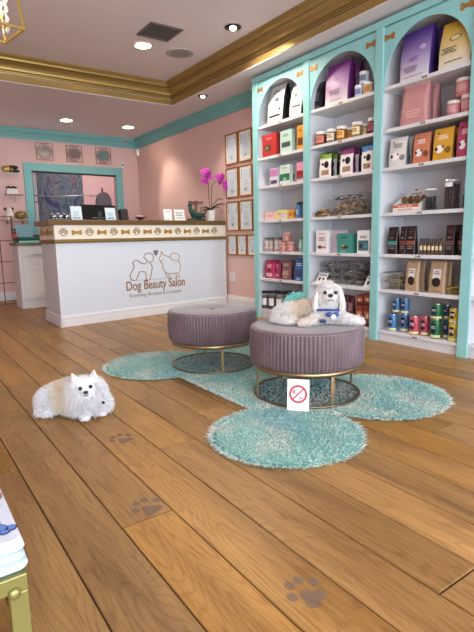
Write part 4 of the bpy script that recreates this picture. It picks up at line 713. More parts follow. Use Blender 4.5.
('cup', 'treat_cup', 3.75, 2.571, 1.18, 0.096, 0.096, 0.191, (30, 28, 30), (235, 235, 235), (), 'clear square canister with black treats and white lid beside the display', 'canister', None, [], 0),
('cup', 'treat_canister', 3.74, 2.382, 1.18, 0.125, 0.125, 0.251, (62, 38, 34), (200, 200, 205), (('r', 0, 0.78, 0.5, 0.14, (238, 236, 235)),), 'large clear canister full of dark chew sticks', 'canister', None, [], 0),
('cup', 'treat_cup', 3.74, 2.236, 1.18, 0.054, 0.054, 0.185, (35, 28, 28), (235, 235, 235), (), 'small clear canister half hidden behind the right post', 'canister', None, [], 0),
('pouch', 'treat_pouch', 3.74, 2.909, 0.812, 0.104, 0.04, 0.237, (48, 28, 28), None, (('r', 0, 0.42, 0.9, 0.14, (60, 150, 140)), ('t', 0, 0.25, 0.7, 0.14, (150, 130, 125), 2), ('e', 0, 0.8, 0.5, 0.14, (85, 50, 50)), ('t', 0, 0.6, 0.6, 0.05, (190, 180, 175), 1)), 'black treat pouch with teal band, leftmost on the fifth right shelf', 'pouch', 'dark treat pouches on the fifth shelf', [], 0.08),
('pouch', 'treat_pouch', 3.74, 2.799, 0.812, 0.063, 0.04, 0.239, (48, 28, 28), None, (('r', 0, 0.42, 0.9, 0.14, (120, 55, 45)), ('t', 0, 0.25, 0.7, 0.14, (150, 130, 125), 2), ('e', 0, 0.8, 0.5, 0.14, (85, 50, 50)), ('t', 0, 0.6, 0.6, 0.05, (190, 180, 175), 1)), 'narrow dark brown treat pouch beside the teal banded pouch', 'pouch', 'dark treat pouches on the fifth shelf', ['treat pouch behind the narrow dark brown treat pouch beside the teal banded pouch'], 0.08),
('pouch', 'treat_pouch', 3.74, 2.716, 0.812, 0.092, 0.04, 0.241, (48, 28, 28), None, (('r', 0, 0.42, 0.9, 0.14, (150, 75, 60)), ('t', 0, 0.25, 0.7, 0.14, (150, 130, 125), 2), ('e', 0, 0.8, 0.5, 0.14, (85, 50, 50)), ('t', 0, 0.6, 0.6, 0.05, (190, 180, 175), 1)), 'dark brown treat pouch with rust band left of the small jars', 'pouch', 'dark treat pouches on the fifth shelf', [], 0.08),
('pouch', 'treat_pouch', 3.74, 2.346, 0.812, 0.079, 0.04, 0.239, (48, 28, 28), None, (('r', 0, 0.42, 0.9, 0.14, (110, 70, 65)), ('t', 0, 0.25, 0.7, 0.14, (150, 130, 125), 2), ('e', 0, 0.8, 0.5, 0.14, (85, 50, 50)), ('t', 0, 0.6, 0.6, 0.05, (190, 180, 175), 1)), 'dark brown treat pouch with mauve band right of the small jars', 'pouch', 'dark treat pouches on the fifth shelf', ['treat pouch behind the dark brown treat pouch with mauve band right of the small jars'], 0.08),
('pouch', 'treat_pouch', 3.74, 2.236, 0.812, 0.063, 0.04, 0.24, (48, 28, 28), None, (('r', 0, 0.42, 0.9, 0.14, (150, 105, 70)), ('t', 0, 0.25, 0.7, 0.14, (150, 130, 125), 2), ('e', 0, 0.8, 0.5, 0.14, (85, 50, 50)), ('t', 0, 0.6, 0.6, 0.05, (190, 180, 175), 1)), 'dark brown treat pouch with tan band by the right post', 'pouch', 'dark treat pouches on the fifth shelf', [], 0.08),
('jar', 'sample_jar', 3.73, 2.608, 0.812, 0.03, 0.03, 0.137, (84, 58, 38), (30, 28, 26), (('r', 0, 0.42, 0.8, 0.26, (226, 206, 160)),), 'leftmost tiny jar in the row between the dark pouches', 'jar', 'tiny jars on the fifth shelf', [], 0),
('jar', 'sample_jar', 3.73, 2.57, 0.812, 0.03, 0.03, 0.137, (84, 58, 38), (30, 28, 26), (('r', 0, 0.42, 0.8, 0.26, (226, 206, 160)),), 'second tiny jar in the row between the dark pouches', 'jar', 'tiny jars on the fifth shelf', [], 0),
('jar', 'sample_jar', 3.73, 2.532, 0.812, 0.029, 0.029, 0.136, (84, 58, 38), (30, 28, 26), (('r', 0, 0.42, 0.8, 0.26, (226, 206, 160)),), 'third tiny jar in the row between the dark pouches', 'jar', 'tiny jars on the fifth shelf', [], 0),
('jar', 'sample_jar', 3.73, 2.495, 0.812, 0.029, 0.029, 0.136, (84, 58, 38), (30, 28, 26), (('r', 0, 0.42, 0.8, 0.26, (226, 206, 160)),), 'fourth tiny jar in the row between the dark pouches', 'jar', 'tiny jars on the fifth shelf', [], 0),
('jar', 'sample_jar', 3.73, 2.459, 0.812, 0.028, 0.028, 0.136, (84, 58, 38), (30, 28, 26), (('r', 0, 0.42, 0.8, 0.26, (226, 206, 160)),), 'fifth tiny jar in the row between the dark pouches', 'jar', 'tiny jars on the fifth shelf', [], 0),
('jar', 'sample_jar', 3.73, 2.423, 0.812, 0.028, 0.028, 0.136, (84, 58, 38), (30, 28, 26), (('r', 0, 0.42, 0.8, 0.26, (226, 206, 160)),), 'rightmost tiny jar in the row between the dark pouches', 'jar', 'tiny jars on the fifth shelf', [], 0),
('pouch', 'kraft_pouch', 3.73, 2.686, 0.491, 0.132, 0.05, 0.26, (184, 150, 116), None, (('r', 0, 0.62, 0.5, 0.3, (225, 222, 220)), ('t', 0, 0.66, 0.4, 0.12, (60, 60, 65), 2), ('e', 0, 0.36, 0.55, 0.3, (45, 35, 32)), ('t', 0, 0.08, 0.5, 0.03, (90, 70, 55), 1)), 'kraft paper pouch with white label, left one of two beside the wire basket', 'pouch', 'kraft pouches on the sixth shelf', ['kraft pouch standing behind the kraft paper pouch with white label, left pair'], 0.08),
('pouch', 'kraft_pouch', 3.73, 2.441, 0.491, 0.153, 0.05, 0.263, (184, 150, 116), None, (('r', 0, 0.62, 0.5, 0.3, (225, 222, 220)), ('t', 0, 0.66, 0.4, 0.12, (60, 60, 65), 2), ('e', 0, 0.36, 0.55, 0.3, (45, 35, 32)), ('t', 0, 0.08, 0.5, 0.03, (90, 70, 55), 1)), 'kraft paper pouch with white label, right one of two beside the gold basket', 'pouch', 'kraft pouches on the sixth shelf', ['kraft pouch standing behind the kraft paper pouch with white label, right pair'], 0.08),
('can', 'food_can', 3.72, 2.894, 0.105, 0.087, 0.087, 0.159, (62, 118, 172), (190, 190, 195), (('e', 0, 0.55, 0.66, 0.5, (20, 30, 70)), ('t', 0, 0.58, 0.4, 0.16, (220, 220, 230), 2), ('r', 0, 0.12, 1.2, 0.14, (226, 222, 160))), 'blue food can, lower left of the blue stack', 'can', 'food cans on the bottom right shelf', [], 0),
('can', 'food_can', 3.77, 2.794, 0.105, 0.079, 0.079, 0.169, (62, 118, 172), (190, 190, 195), (('e', 0, 0.55, 0.66, 0.5, (20, 30, 70)), ('t', 0, 0.58, 0.4, 0.16, (220, 220, 230), 2), ('r', 0, 0.12, 1.2, 0.14, (226, 222, 160))), 'blue food can, lower right of the blue stack', 'can', 'food cans on the bottom right shelf', [], 0),
('can', 'food_can', 3.77, 2.891, 0.274, 0.082, 0.082, 0.13, (62, 118, 172), (190, 190, 195), (('e', 0, 0.55, 0.66, 0.5, (20, 30, 70)), ('t', 0, 0.58, 0.4, 0.16, (220, 220, 230), 2), ('r', 0, 0.12, 1.2, 0.14, (226, 222, 160))), 'blue food can, upper left of the blue stack', 'can', 'food cans on the bottom right shelf', [], 0),
('can', 'food_can', 3.77, 2.795, 0.274, 0.077, 0.077, 0.138, (62, 118, 172), (190, 190, 195), (('e', 0, 0.55, 0.66, 0.5, (20, 30, 70)), ('t', 0, 0.58, 0.4, 0.16, (220, 220, 230), 2), ('r', 0, 0.12, 1.2, 0.14, (226, 222, 160))), 'blue food can, upper right of the blue stack', 'can', 'food cans on the bottom right shelf', [], 0),
('can', 'food_can', 3.72, 2.659, 0.105, 0.088, 0.088, 0.168, (205, 70, 85), (190, 190, 195), (('e', 0, 0.55, 0.66, 0.5, (20, 30, 70)), ('t', 0, 0.58, 0.4, 0.16, (220, 220, 230), 2), ('r', 0, 0.12, 1.2, 0.14, (226, 222, 160))), 'pink food can, left one of the pink pair', 'can', 'food cans on the bottom right shelf', [], 0),
('can', 'food_can', 3.76, 2.576, 0.105, 0.076, 0.076, 0.171, (205, 70, 85), (190, 190, 195), (('e', 0, 0.55, 0.66, 0.5, (20, 30, 70)), ('t', 0, 0.58, 0.4, 0.16, (220, 220, 230), 2), ('r', 0, 0.12, 1.2, 0.14, (226, 222, 160))), 'pink food can, right one of the pink pair', 'can', 'food cans on the bottom right shelf', [], 0),
('can', 'food_can', 3.72, 2.448, 0.105, 0.091, 0.091, 0.168, (30, 110, 60), (190, 190, 195), (('e', 0, 0.55, 0.66, 0.5, (20, 30, 70)), ('t', 0, 0.58, 0.4, 0.16, (220, 220, 230), 2), ('r', 0, 0.12, 1.2, 0.14, (226, 222, 160))), 'green food can at the bottom of the green stack', 'can', 'food cans on the bottom right shelf', [], 0),
('can', 'food_can', 3.72, 2.448, 0.273, 0.098, 0.098, 0.132, (30, 110, 60), (190, 190, 195), (('e', 0, 0.55, 0.66, 0.5, (20, 30, 70)), ('t', 0, 0.58, 0.4, 0.16, (220, 220, 230), 2), ('r', 0, 0.12, 1.2, 0.14, (226, 222, 160))), 'green food can on top of the green stack', 'can', 'food cans on the bottom right shelf', [], 0),
('can', 'food_can', 3.79, 2.381, 0.105, 0.055, 0.055, 0.171, (30, 80, 110), (190, 190, 195), (('e', 0, 0.55, 0.66, 0.5, (20, 30, 70)), ('t', 0, 0.58, 0.4, 0.16, (220, 220, 230), 2), ('r', 0, 0.12, 1.2, 0.14, (226, 222, 160))), 'dark teal food can set back between green and yellow stacks', 'can', 'food cans on the bottom right shelf', [], 0),
('can', 'food_can', 3.79, 2.384, 0.276, 0.055, 0.055, 0.118, (30, 80, 110), (190, 190, 195), (('e', 0, 0.55, 0.66, 0.5, (20, 30, 70)), ('t', 0, 0.58, 0.4, 0.16, (220, 220, 230), 2), ('r', 0, 0.12, 1.2, 0.14, (226, 222, 160))), 'dark teal food can on top of the set back stack', 'can', 'food cans on the bottom right shelf', [], 0),
('can', 'food_can', 3.72, 2.281, 0.105, 0.083, 0.083, 0.156, (215, 185, 40), (190, 190, 195), (('e', 0, 0.55, 0.66, 0.5, (20, 30, 70)), ('t', 0, 0.58, 0.4, 0.16, (220, 220, 230), 2), ('r', 0, 0.12, 1.2, 0.14, (226, 222, 160))), 'yellow food can at the bottom of the yellow stack', 'can', 'food cans on the bottom right shelf', [], 0),
('can', 'food_can', 3.72, 2.282, 0.261, 0.083, 0.083, 0.123, (215, 185, 40), (190, 190, 195), (('e', 0, 0.55, 0.66, 0.5, (20, 30, 70)), ('t', 0, 0.58, 0.4, 0.16, (220, 220, 230), 2), ('r', 0, 0.12, 1.2, 0.14, (226, 222, 160))), 'yellow food can on top of the yellow stack', 'can', 'food cans on the bottom right shelf', [], 0),
]
# ------------------------------------------------------------------ shelving
XF = 3.69
SZ = [2.255, 1.90, 1.573, 1.18, .812, .491, .105]
posts = [4.866, 3.985, 3.057, 2.158, 1.26]
def shelf_unit(k, label):
    ya, yb = posts[k], posts[k+1]        # left (far) and right (near) post centres
    w = ya-yb; t = thing('bookcase', (XF, (ya+yb)/2, 0), -PI/2, label, 'bookcase', 'teal and white bookcases')
    hw = w/2; D = .375; pw = .043
    # local: x along wall (+x nearer the camera), y depth into the wall
    m = MB(); m.box(-hw, -hw+.018, .006, D, 0, 2.7); m.build('side_panel', SHELF, t)
    m = MB(); m.box(hw-.018, hw, .006, D, 0, 2.7); m.build('side_panel', SHELF, t)
    m = MB(); m.box(-hw+.018, hw-.018, D-.012, D, .02, 2.7); m.build('back_panel', mat((206, 208, 214), .55), t)
    for i, z in enumerate(SZ):
        m = MB(); m.box(-hw+.019, hw-.019, .008, D-.013, z-.03 if i < 6 else z-.025, z); o = m.build('shelf', SHELF, t, bevel=.002)
        if k == 0 or True:
            b = bone(.045, .018, .003, Matrix.Translation((0, .008, z-.014))); b.build('shelf_emblem', mat((130, 112, 84), .5, metal=.3), o)
    m = MB(); m.box(-hw+.019, hw-.019, .03, .045, 0, .08); m.build('kick_board', SHELF, t)
    # pilasters
    for s in ((-1, 1) if k == 0 else (1,)):
        m = MB(); x = s*hw; m.box(x-pw, x+pw, -.012, .008, 0, 2.745); m.build('pilaster', TEAL, t, bevel=.003)
    if k == 0:
        m = MB(); m.box(-hw-pw+.002, -hw-.001, .008, D, 0, 2.745); m.build('end_panel', TEAL, t)
    # arch panel
    m = MB(); a = hw-pw-.004; z0, zt = 2.225, 2.735; rz = 2.685-2.255; n = 28; zs = 2.255
    arc = [((a-.006)*math.cos(PI*i/n), zs+rz*math.sin(PI*i/n)**.92) for i in range(n+1)]
    for y0, y1 in ((0, .012),):
        vs = []; fs = []
        for x, z in arc: vs += [(x, y0, z), (x, y1, z), (x, y0, zt), (x, y1, zt)]
        for i in range(n):
            p, q = 4*i, 4*(i+1); fs += [(p, q, q+2, p+2), (p+1, p+3, q+3, q+1), (p, p+1, q+1, q), (p+2, q+2, q+3, p+3)]
        m.add(vs, fs)
    for s in (-1, 1): m.box(s*a-.006, s*a+.006, 0, .012, zs-.03, zt)
    m.build('arch_panel', TEAL, t)
    m = MB(); m.box(-hw+.019, hw-.019, .014, D-.013, 2.70, 2.715); m.build('top_board', SHELF, t)
    m = MB(); m.box(-hw-(pw if k == 0 else 0), hw+(pw if k == 3 else 0), -.02, .02, 2.742, 2.80); m.box(-hw-(pw if k == 0 else 0), hw+(pw if k == 3 else 0), .02, D, 2.74, 2.80); m.build('cornice', TEAL, t, bevel=.003)
    for s in (-1, 1):
        bone(.105, .055, .006, Matrix.Translation((s*(a-.055), 0, 2.648)) @ Matrix.Rotation(0, 4, 'Y')).build('bone_emblem', mat((176, 126, 70), .45, metal=.3), t)
    return t
shelf_unit(0, 'teal and white arched bookcase nearest the reception counter')
shelf_unit(1, 'teal and white arched bookcase in the middle, behind the small white dog')
shelf_unit(2, 'teal and white arched bookcase at the right, with food cans at its foot')
shelf_unit(3, 'teal and white bookcase cut off at the right picture edge')

# ------------------------------------------------------------------ products
def flatmap(yf):
    return lambda x, z, o: (x, yf(x, z)-o, z)
def shapes_mesh(m, shapes, w, h, mp, slots):
    """draw printed shapes in order, each slightly above the last"""
    for k, s in enumerate(shapes):
        kd, cx, cz, sw, sh, c = s[:6]; cx *= w; cz *= h; sw *= w; sh *= h
        c = tuple(c)
        if c not in slots: slots.append(c)
        m.mi = slots.index(c); off = .0012+.0005*k
        if kd == 'r':
            nx, nz = 6, max(1, int(sh/.03)); vs = []; fs = []
            for j in range(nz+1):
                for i in range(nx+1): vs.append(mp(cx-sw/2+sw*i/nx, cz-sh/2+sh*j/nz, off))
            for j in range(nz):
                for i in range(nx): p = j*(nx+1)+i; fs.append((p, p+1, p+nx+2, p+nx+1))
            m.add(vs, fs)
        elif kd == 'e':
            n = 14; vs = [mp(cx, cz, off)]+[mp(cx+sw/2*math.cos(2*PI*i/n), cz+sh/2*math.sin(2*PI*i/n), off) for i in range(n)]
            m.add(vs, [(0, 1+i, 1+(i+1) % n) for i in range(n)])
        elif kd == 't':
            n = s[6] if len(s) > 6 else 3; r = random.Random(int(w*1e4)+k)
            lh = sh/n
            for i in range(n):
                zz = cz+sh/2-(i+.5)*lh; ww = sw*r.uniform(.65, 1); x = cx-ww/2
                while x < cx+ww/2-.002:
                    dx = min(r.uniform(.1, .3)*ww, cx+ww/2-x); 
                    m.add([mp(x, zz-lh*.25, off), mp(x+dx*.85, zz-lh*.25, off), mp(x+dx*.85, zz+lh*.25, off), mp(x, zz+lh*.25, off)], [(0, 1, 2, 3)]); x += dx
def pouch(t, w, d, h, c, shapes, rough=.32):
    r = random.Random(int(w*1e5)); ph = r.uniform(0, 6)
    H = lambda v: d/2*(1-min(1, max(0, v))**1.8)**.8+.0025
    def yf(x, z):
        v = z/h; u = x/(w/2)
        return d/2*.0+ (d/2-H(v)) - .10*d*(1-u*u)*math.sin(PI*min(1, max(0, v)))+.0025*math.sin(9*v+ph+2*u)
    m = MB(); m.smooth = True; nu, nv = 8, 14; ring = []
    wv = lambda v: w/2*(1-.03*math.sin(PI*v)+.0*v)
    for j in range(nv+1):
        v = j/nv; z = v*h; hw_ = wv(v); row = []
        for i in range(nu+1): x = -hw_+2*hw_*i/nu; row.append((x, yf(x, z), z))
        yb_ = d/2+H(v); row.append((hw_-.12*min(d, .08)*math.sin(PI*min(1, v+.15)), d/2, z))
        for i in range(nu+1): x = hw_-2*hw_*i/nu; row.append((x, yb_+.04*d*(1-(x/hw_)**2), z))
        row.append((-hw_+.12*min(d, .08)*math.sin(PI*min(1, v+.15)), d/2, z)); ring.append(row)
    n = len(ring[0]); vs = [p for r_ in ring for p in r_]
    m.add(vs, [(j*n+i, j*n+(i+1) % n, (j+1)*n+(i+1) % n, (j+1)*n+i) for j in range(nv) for i in range(n)])
    m.smooth = False; m.add(vs[:n], [tuple(range(n-1, -1, -1))]); m.add(vs[-n:], [tuple(range(n))])
    m.build('bag_body', mat(c, rough, bump=.6 if h > .3 else .3, bscale=14 if h > .3 else 25), t)
    lm = MB(); slots = []; lm.smooth = True
    cl = lambda x: max(-w/2*.96, min(w/2*.96, x))
    shapes_mesh(lm, shapes, w, h, lambda x, z, o: (cl(x), yf(cl(x), z)-o, z), slots)
    if slots: lm.build('printed_label', [mat(q, .4) for q in slots], t)
    s = MB(); s.box(-w/2*.99, w/2*.99, d/2-.004, d/2+.004, h*.955, h*1.0+.004); s.build('top_seal', mat(tuple(x*.9 for x in (shapes[0][5] if shapes and shapes[0][0] == 'r' and shapes[0][4] > .8 else c)), rough), t)
def carton(t, w, d, h, c, shapes):
    m = MB(); m.box(-w/2, w/2, 0, d, 0, h); m.build('carton_body', mat(c, .45), t, bevel=.0015)
    lm = MB(); slots = []; shapes_mesh(lm, shapes, w, h, lambda x, z, o: (x, -o, z), slots)
    if slots: lm.build('printed_label', [mat(q, .4) for q in slots], t)
    m = MB(); m.box(-w*.3, w*.3, d*.4, d*.6, h, h+.002); m.box(-w/2+.002, w/2-.002, d*.485, d*.515, h, h+.0012); m.build('closing_flap', mat(tuple(min(255, x*1.08) for x in c), .5), t)
def round_pack(t, kind, w, h, c, lid, shapes):
    r = w/2; mp = lambda x, z, o: ((r+o)*math.sin(max(-1.45, min(1.45, x/r))), r-(r+o)*math.cos(max(-1.45, min(1.45, x/r))), z)
    C0 = (0, r, 0)
    if kind == 'can':
        m = MB(); m.lathe([(r*.9, 0), (r*.97, .004), (r, .01), (r, h-.012), (r*.93, h-.005)], 24, C0); m.build('can_body', mat(c, .35, metal=.1), t)
        m = MB(); m.lathe([(r*.93, h-.006), (r*.95, h-.001), (r*.93, h), (r*.9, h-.003), (.001, h-.004)], 24, C0); o = m.build('can_lid', mat(lid, .25, metal=.9), t)
        m = MB(); m.tube([(.012*math.cos(a), r+.25*r+.009*math.sin(a), h-.0015) for a in [2*PI*i/10 for i in range(10)]], .0014, 5, closed=True); m.build('ring_pull', mat(lid, .25, metal=.9), o)
        zr = (0, h)
    elif kind == 'tub':
        lh = min(.032, h*.2)
        m = MB(); m.lathe([(r*.9, 0), (r*.96, .004), (r*.97, h-lh-.006), (r*.9, h-lh)], 24, C0); m.build('tub_body', mat(c if 'jar' not in t.name else tuple(x*.62 for x in c), .35), t)
        m = MB(); m.lathe([(r*.97, h-lh), (r, h-lh+.002), (r, h-.003), (r*.96, h), (.001, h)], 24, C0, mod=lambda a, z: 1+.008*math.sin(30*a)); m.build('lid', mat(lid, .4), t)
    elif kind == 'jar':
        m = MB(); m.lathe([(r*.9, 0), (r, .006), (r, h*.76), (r*.72, h*.84)], 20, C0); m.build('bottle_body', mat(c, .35), t)
        m = MB(); m.lathe([(r*.74, h*.83), (r*.74, h*.985), (r*.68, h), (.001, h)], 20, C0); m.build('cap', mat(lid, .4), t)
    elif kind == 'glassjar':
        m = MB(); m.lathe([(r*.92, 0), (r, .01), (r, h*.8), (r*.86, h*.86), (r*.86, h*.9)], 24, C0); m.build('glass_body', mat((200, 205, 210), .05, alpha=.14), t)
        m = MB(); m.lathe([(r*.85, .008), (r*.9, .02), (r*.9, h*.72), (.001, h*.76)], 20, C0, mod=lambda a, z: 1+.03*math.sin(7*a+z*90)); m.build('contents', mat(c, .7, bump=.8, bscale=60, var=.4, vscale=60), t)
        m = MB(); m.lathe([(r*.92, h*.88), (r*.94, h*.89), (r*.94, h*.99), (r*.9, h), (.001, h)], 24, C0); m.build('lid', mat(lid, .35), t)
    lm = MB(); lm.smooth = True; slots = []; rr = .97 if kind == 'tub' else 1
    shapes_mesh(lm, [(s[0], s[1], s[2], min(s[3], 1.2)*1.25)+tuple(s[4:]) for s in shapes], w, h, mp, slots)
    if slots: lm.build('printed_label', [mat(q, .4) for q in slots], t)
def chew_display(t, w, d, h):
    O_ = (206, 92, 60); d = .16
    m = MB(); m.box(-w/2, w/2, 0, .003, 0, h*.3); m.box(-w/2, w/2, d-.003, d, 0, h*.72); m.box(-w/2, -w/2+.003, 0, d, 0, h*.3); m.box(w/2-.003, w/2, 0, d, 0, h*.3); m.box(-w/2, w/2, 0, d, 0, .003)
    M_ = Matrix.Identity(4)
    for s in (-1, 1):
        m.add([(s*w/2, d, h*.3), (s*w/2, d, h*.7), (s*w/2, 0, h*.3), (s*(w/2-.003), d, h*.3), (s*(w/2-.003), d, h*.7), (s*(w/2-.003), 0, h*.3)], [(0, 1, 2), (3, 5, 4), (0, 2, 5, 3), (1, 4, 5, 2), (0, 3, 4, 1)])
    m.build('tray', mat((226, 220, 212), .5), t)
    m = MB(); m.prism([(-w*.38, h*.7), (w*.38, h*.7), (w*.34, h*.82), (.12*w, h*.88), (.08*w, h), (-.08*w, h), (-.12*w, h*.88), (-w*.34, h*.82)], d-.006, d-.002); m.build('header_card', mat((210, 206, 202), .5), t)
    m = MB(); sl = []; shapes_mesh(m, [('r', 0, .15, .98, .09, (236, 232, 228)), ('r', 0, .235, .98, .11, O_), ('t', 0, .235, .6, .07, (240, 220, 210), 1), ('t', 0, .1, .6, .08, (150, 130, 125), 2)], w, h, lambda x, z, o: (x, -o, z), sl)
    m.build('printed_label', [mat(q, .4) for q in sl], t)
    m = MB(); sl = []; shapes_mesh(m, [('t', 0, .77, .5, .07, (60, 50, 60), 1), ('e', 0, .92, .1, .08, (40, 36, 40))], w, h, lambda x, z, o: (x, d-.006-o, z), sl); m.build('header_print', [mat(q, .4) for q in sl], t)
    r = random.Random(5)
    for i in range(4):
        for j in range(2):
            m = MB(); x = -w*.36+w*.24*i; y = .04+.06*j; z = .012+.07*j
            m.ball((x, y+.02, z+.03), .034, 8, sc=(.75, .5, 1.0)); m.tube([(x, y+.02, z), (x, y+.02, z+.06)], .009, 6); m.build('chew', mat((122, 84, 48) if (i+j) % 2 else (96, 58, 36), .6, bump=.5, bscale=80), t)
def canister(t, w, h, c, shapes, sticks):
    r = w/2; m = MB(); m.lathe([(r*.95, 0), (r, .008), (r, h*.86), (r*.96, h*.88)], 24, (0, r, 0)); m.build('clear_wall', mat((80, 84, 88), .05, alpha=.10), t)
    m = MB(); m.lathe([(r*1.02, h*.87), (r*1.02, h*.94), (r*.8, h*.96), (.001, h*.965)], 24, (0, r, 0)); o = m.build('lid', mat((206, 208, 212) if sticks else (225, 225, 226), .3, metal=.4 if sticks else 0), t)
    m = MB(); m.lathe([(r*.16, h*.96), (r*.2, h*.985), (r*.12, h), (.001, h)], 12, (0, r, 0)); m.build('lid_knob', mat((60, 58, 60), .3, metal=.4), o)
    rnd = random.Random(9)
    for i in range(22 if sticks else 14):
        a = rnd.uniform(0, 2*PI); q = r*.74*math.sqrt(rnd.random()); q = r*.76 if i < (14 if sticks else 9) else q; a = 2*PI*i/(14 if sticks else 9) if i < (14 if sticks else 9) else a
        m = MB(); x, y = q*math.cos(a), r+q*math.sin(a); hh = h*(rnd.uniform(.7, .83) if sticks else rnd.uniform(.55, .62)); m.tube([(x, y, .012), (x+rnd.uniform(-.004, .004), y, hh*.5), (x, y, hh)], r*.17, 7); m.build('chew_stick', mat(c if i % 3 else tuple(x+18 for x in c), .55), t)
    lm = MB(); sl = []; shapes_mesh(lm, [(s[0], s[1], s[2], s[3]*1.1)+tuple(s[4:]) for s in (shapes or [('r', 0, .5, .5, .03, (80, 80, 84))])], w, h, lambda x, z, o: ((r+o)*math.sin(x/r), r-(r+o)*math.cos(x/r), z), sl)
    lm.build('printed_label', [mat(q, .4) for q in sl], t)
for (kind, name, X, Y, Z, w, d, h, c, lid, shapes, lab, cat, grp, beh, step) in PRODUCTS:
    if h < .02: continue
    sf = lambda q: tuple(v*.86+sum(q)/3*.14 for v in q) if q else q
    c = sf(c); lid = sf(lid); shapes = tuple(tuple(s[:5])+(sf(s[5]),)+tuple(s[6:]) for s in shapes)
    w *= .985
    t = thing(name, (X, Y, Z), -PI/2+random.uniform(-.03, .03)*(1 if w > .12 else .3), lab, cat, grp)
    if kind == 'pouch': pouch(t, w, d, h, c, shapes)
    elif kind == 'box': carton(t, w, d, h, c, shapes)
    elif kind == 'display': chew_display(t, w, d, h)
    elif kind == 'cup': canister(t, w, h, c, shapes, 'canister' in name)
    else: round_pack(t, kind, w, h, c, lid, shapes)
    for i, l2 in enumerate(beh):
        q = copy_tree(t); q.location = (X+step*(i+1)+.004, Y+.004*(i % 2), Z); q['label'] = l2
# clear bins with loose contents (middle bookcase), contents are uncountable
def blob_heap(n, x0, x1, y0, y1, z0, hfun, size, cols, seed, shape='chunk'):
    r = random.Random(seed); m = MB()
    for i in range(n):
        x, y = r.uniform(x0, x1), r.uniform(y0, y1); z = z0+size*.5+r.random()*max(0, hfun(x, y)-size)
        M_ = Matrix.Translation((x, y, z)) @ Matrix.Rotation(r.uniform(0, 6), 4, 'Z') @ Matrix.Rotation(r.uniform(-.8, .8), 4, 'X')
        m.mi = r.randrange(len(cols))
        if shape == 'chunk': m.box(-size*.7, size*.7, -size*.35, size*.35, -size*.3, size*.3, M_)
        else: m.tube([M_ @ Vector((-size*1.6, 0, 0)), M_ @ Vector((0, 0, size*.3)), M_ @ Vector((size*1.6, 0, 0))], size*.25, 5)
    return m
def bin_(name, lab, X, Y, Z, w, d, h, t_='bin', tilt=0):
    t = thing(name, (X, Y, Z), -PI/2, lab, t_)
    A_ = mat((150, 155, 160), .06, alpha=.10)
    e = .004
    m = MB(); m.box(-w/2, w/2, 0, e, 0, h*.75); m.build('front_wall', A_, t)
    m = MB(); m.box(-w/2, w/2, d-e, d, 0, h); m.build('back_wall', A_, t)
    m = MB(); m.box(-w/2, -w/2+e, e, d-e, 0, h); m.build('side_wall', A_, t)
    m = MB(); m.box(w/2-e, w/2, e, d-e, 0, h); m.build('side_wall', A_, t)
    m = MB(); m.box(-w/2+e, w/2-e, e, d-e, 0, e); m.build('bin_floor', A_, t)
    return t
def stuff(m, name, lab, cat, X, Y, Z, ms):
    o = m.build(name, ms, None, loc=(X, Y, Z), rotz=-PI/2); tag(o, lab, cat, kind='stuff')
brn = [mat((158, 124, 78), .6, var=.2, vscale=40), mat((122, 90, 58), .6, var=.2, vscale=40), mat((206, 174, 122), .6), mat((84, 60, 42), .6)]
gry = [mat((150, 144, 138), .6), mat((100, 94, 90), .6), mat((196, 190, 182), .6), mat((56, 50, 48), .6)]
bin_('acrylic_bin', 'clear acrylic bin heaped with brown chews on the middle fourth shelf', 3.74, 3.51, 1.18, .40, .2, .22)
stuff(blob_heap(520, -.18, .18, .02, .18, .004, lambda x, y: .10+.06*math.sin(9*x+1), .022, brn, 1), 'chew_heap', 'brown chews filling the clear bin on the middle fourth shelf', 'chews', 3.74, 3.51, 1.18, brn)
stuff(blob_heap(26, -.17, .10, .03, .17, .15, lambda x, y: .06, .03, gry, 2, 'stick'), 'chew_stick_heap', 'grey curled chews lying on top of the brown ones', 'chews', 3.74, 3.51, 1.18, gry)
stuff(blob_heap(90, -.08, .08, 0, .12, 0, lambda x, y: max(.02, .10-abs(x)*.9), .022, brn, 3), 'chew_heap', 'small loose pile of brown chews left of the clear bin', 'chews', 3.74, 3.83, 1.18, brn)
t = thing('black_cone_bag', (3.75, 3.13, 1.18), -PI/2, 'small black pointed bag by the right post of the middle bookcase', 'bag')
m = MB(); m.lathe([(.05, 0), (.055, .02), (.04, .07), (.012, .12), (.02, .14), (.001, .142)], 12, (0, .05, 0), mod=lambda a, z: 1+.06*math.sin(5*a)); m.build('bag_body', mat((34, 34, 40), .4), t)
m = MB(); m.tube([(.014*math.cos(a), .05+.014*math.sin(a), .12) for a in [2*PI*i/10 for i in range(10)]], .003, 5, closed=True); m.build('tie', GOLD, t)
for k, (Y, w, nm) in enumerate(((3.75, .26, 'left'), (3.44, .30, 'middle'), (3.135, .13, 'right'))):
    for j in range(3):
        d = .19; z = .491+j*.079 if k < 3 else 0
        bin_('clear_chew_tray', 'clear tray of dark chews, %s stack, %s level' % (nm, ('bottom', 'middle', 'top')[j]), 3.79, Y, z, w, d, .076, 'tray')
        stuff(blob_heap(int(420*w), -w/2+.025, w/2-.025, .03, d-.03, .004, lambda x, y: .062, .02, gry if j else brn[2:]+gry, 10+k*3+j, 'chunk'), 'chew_filling', 'chew pieces inside the %s level tray of the %s stack' % (('bottom', 'middle', 'top')[j], nm), 'chews', 3.79, Y, z, gry if j else brn[2:]+gry)
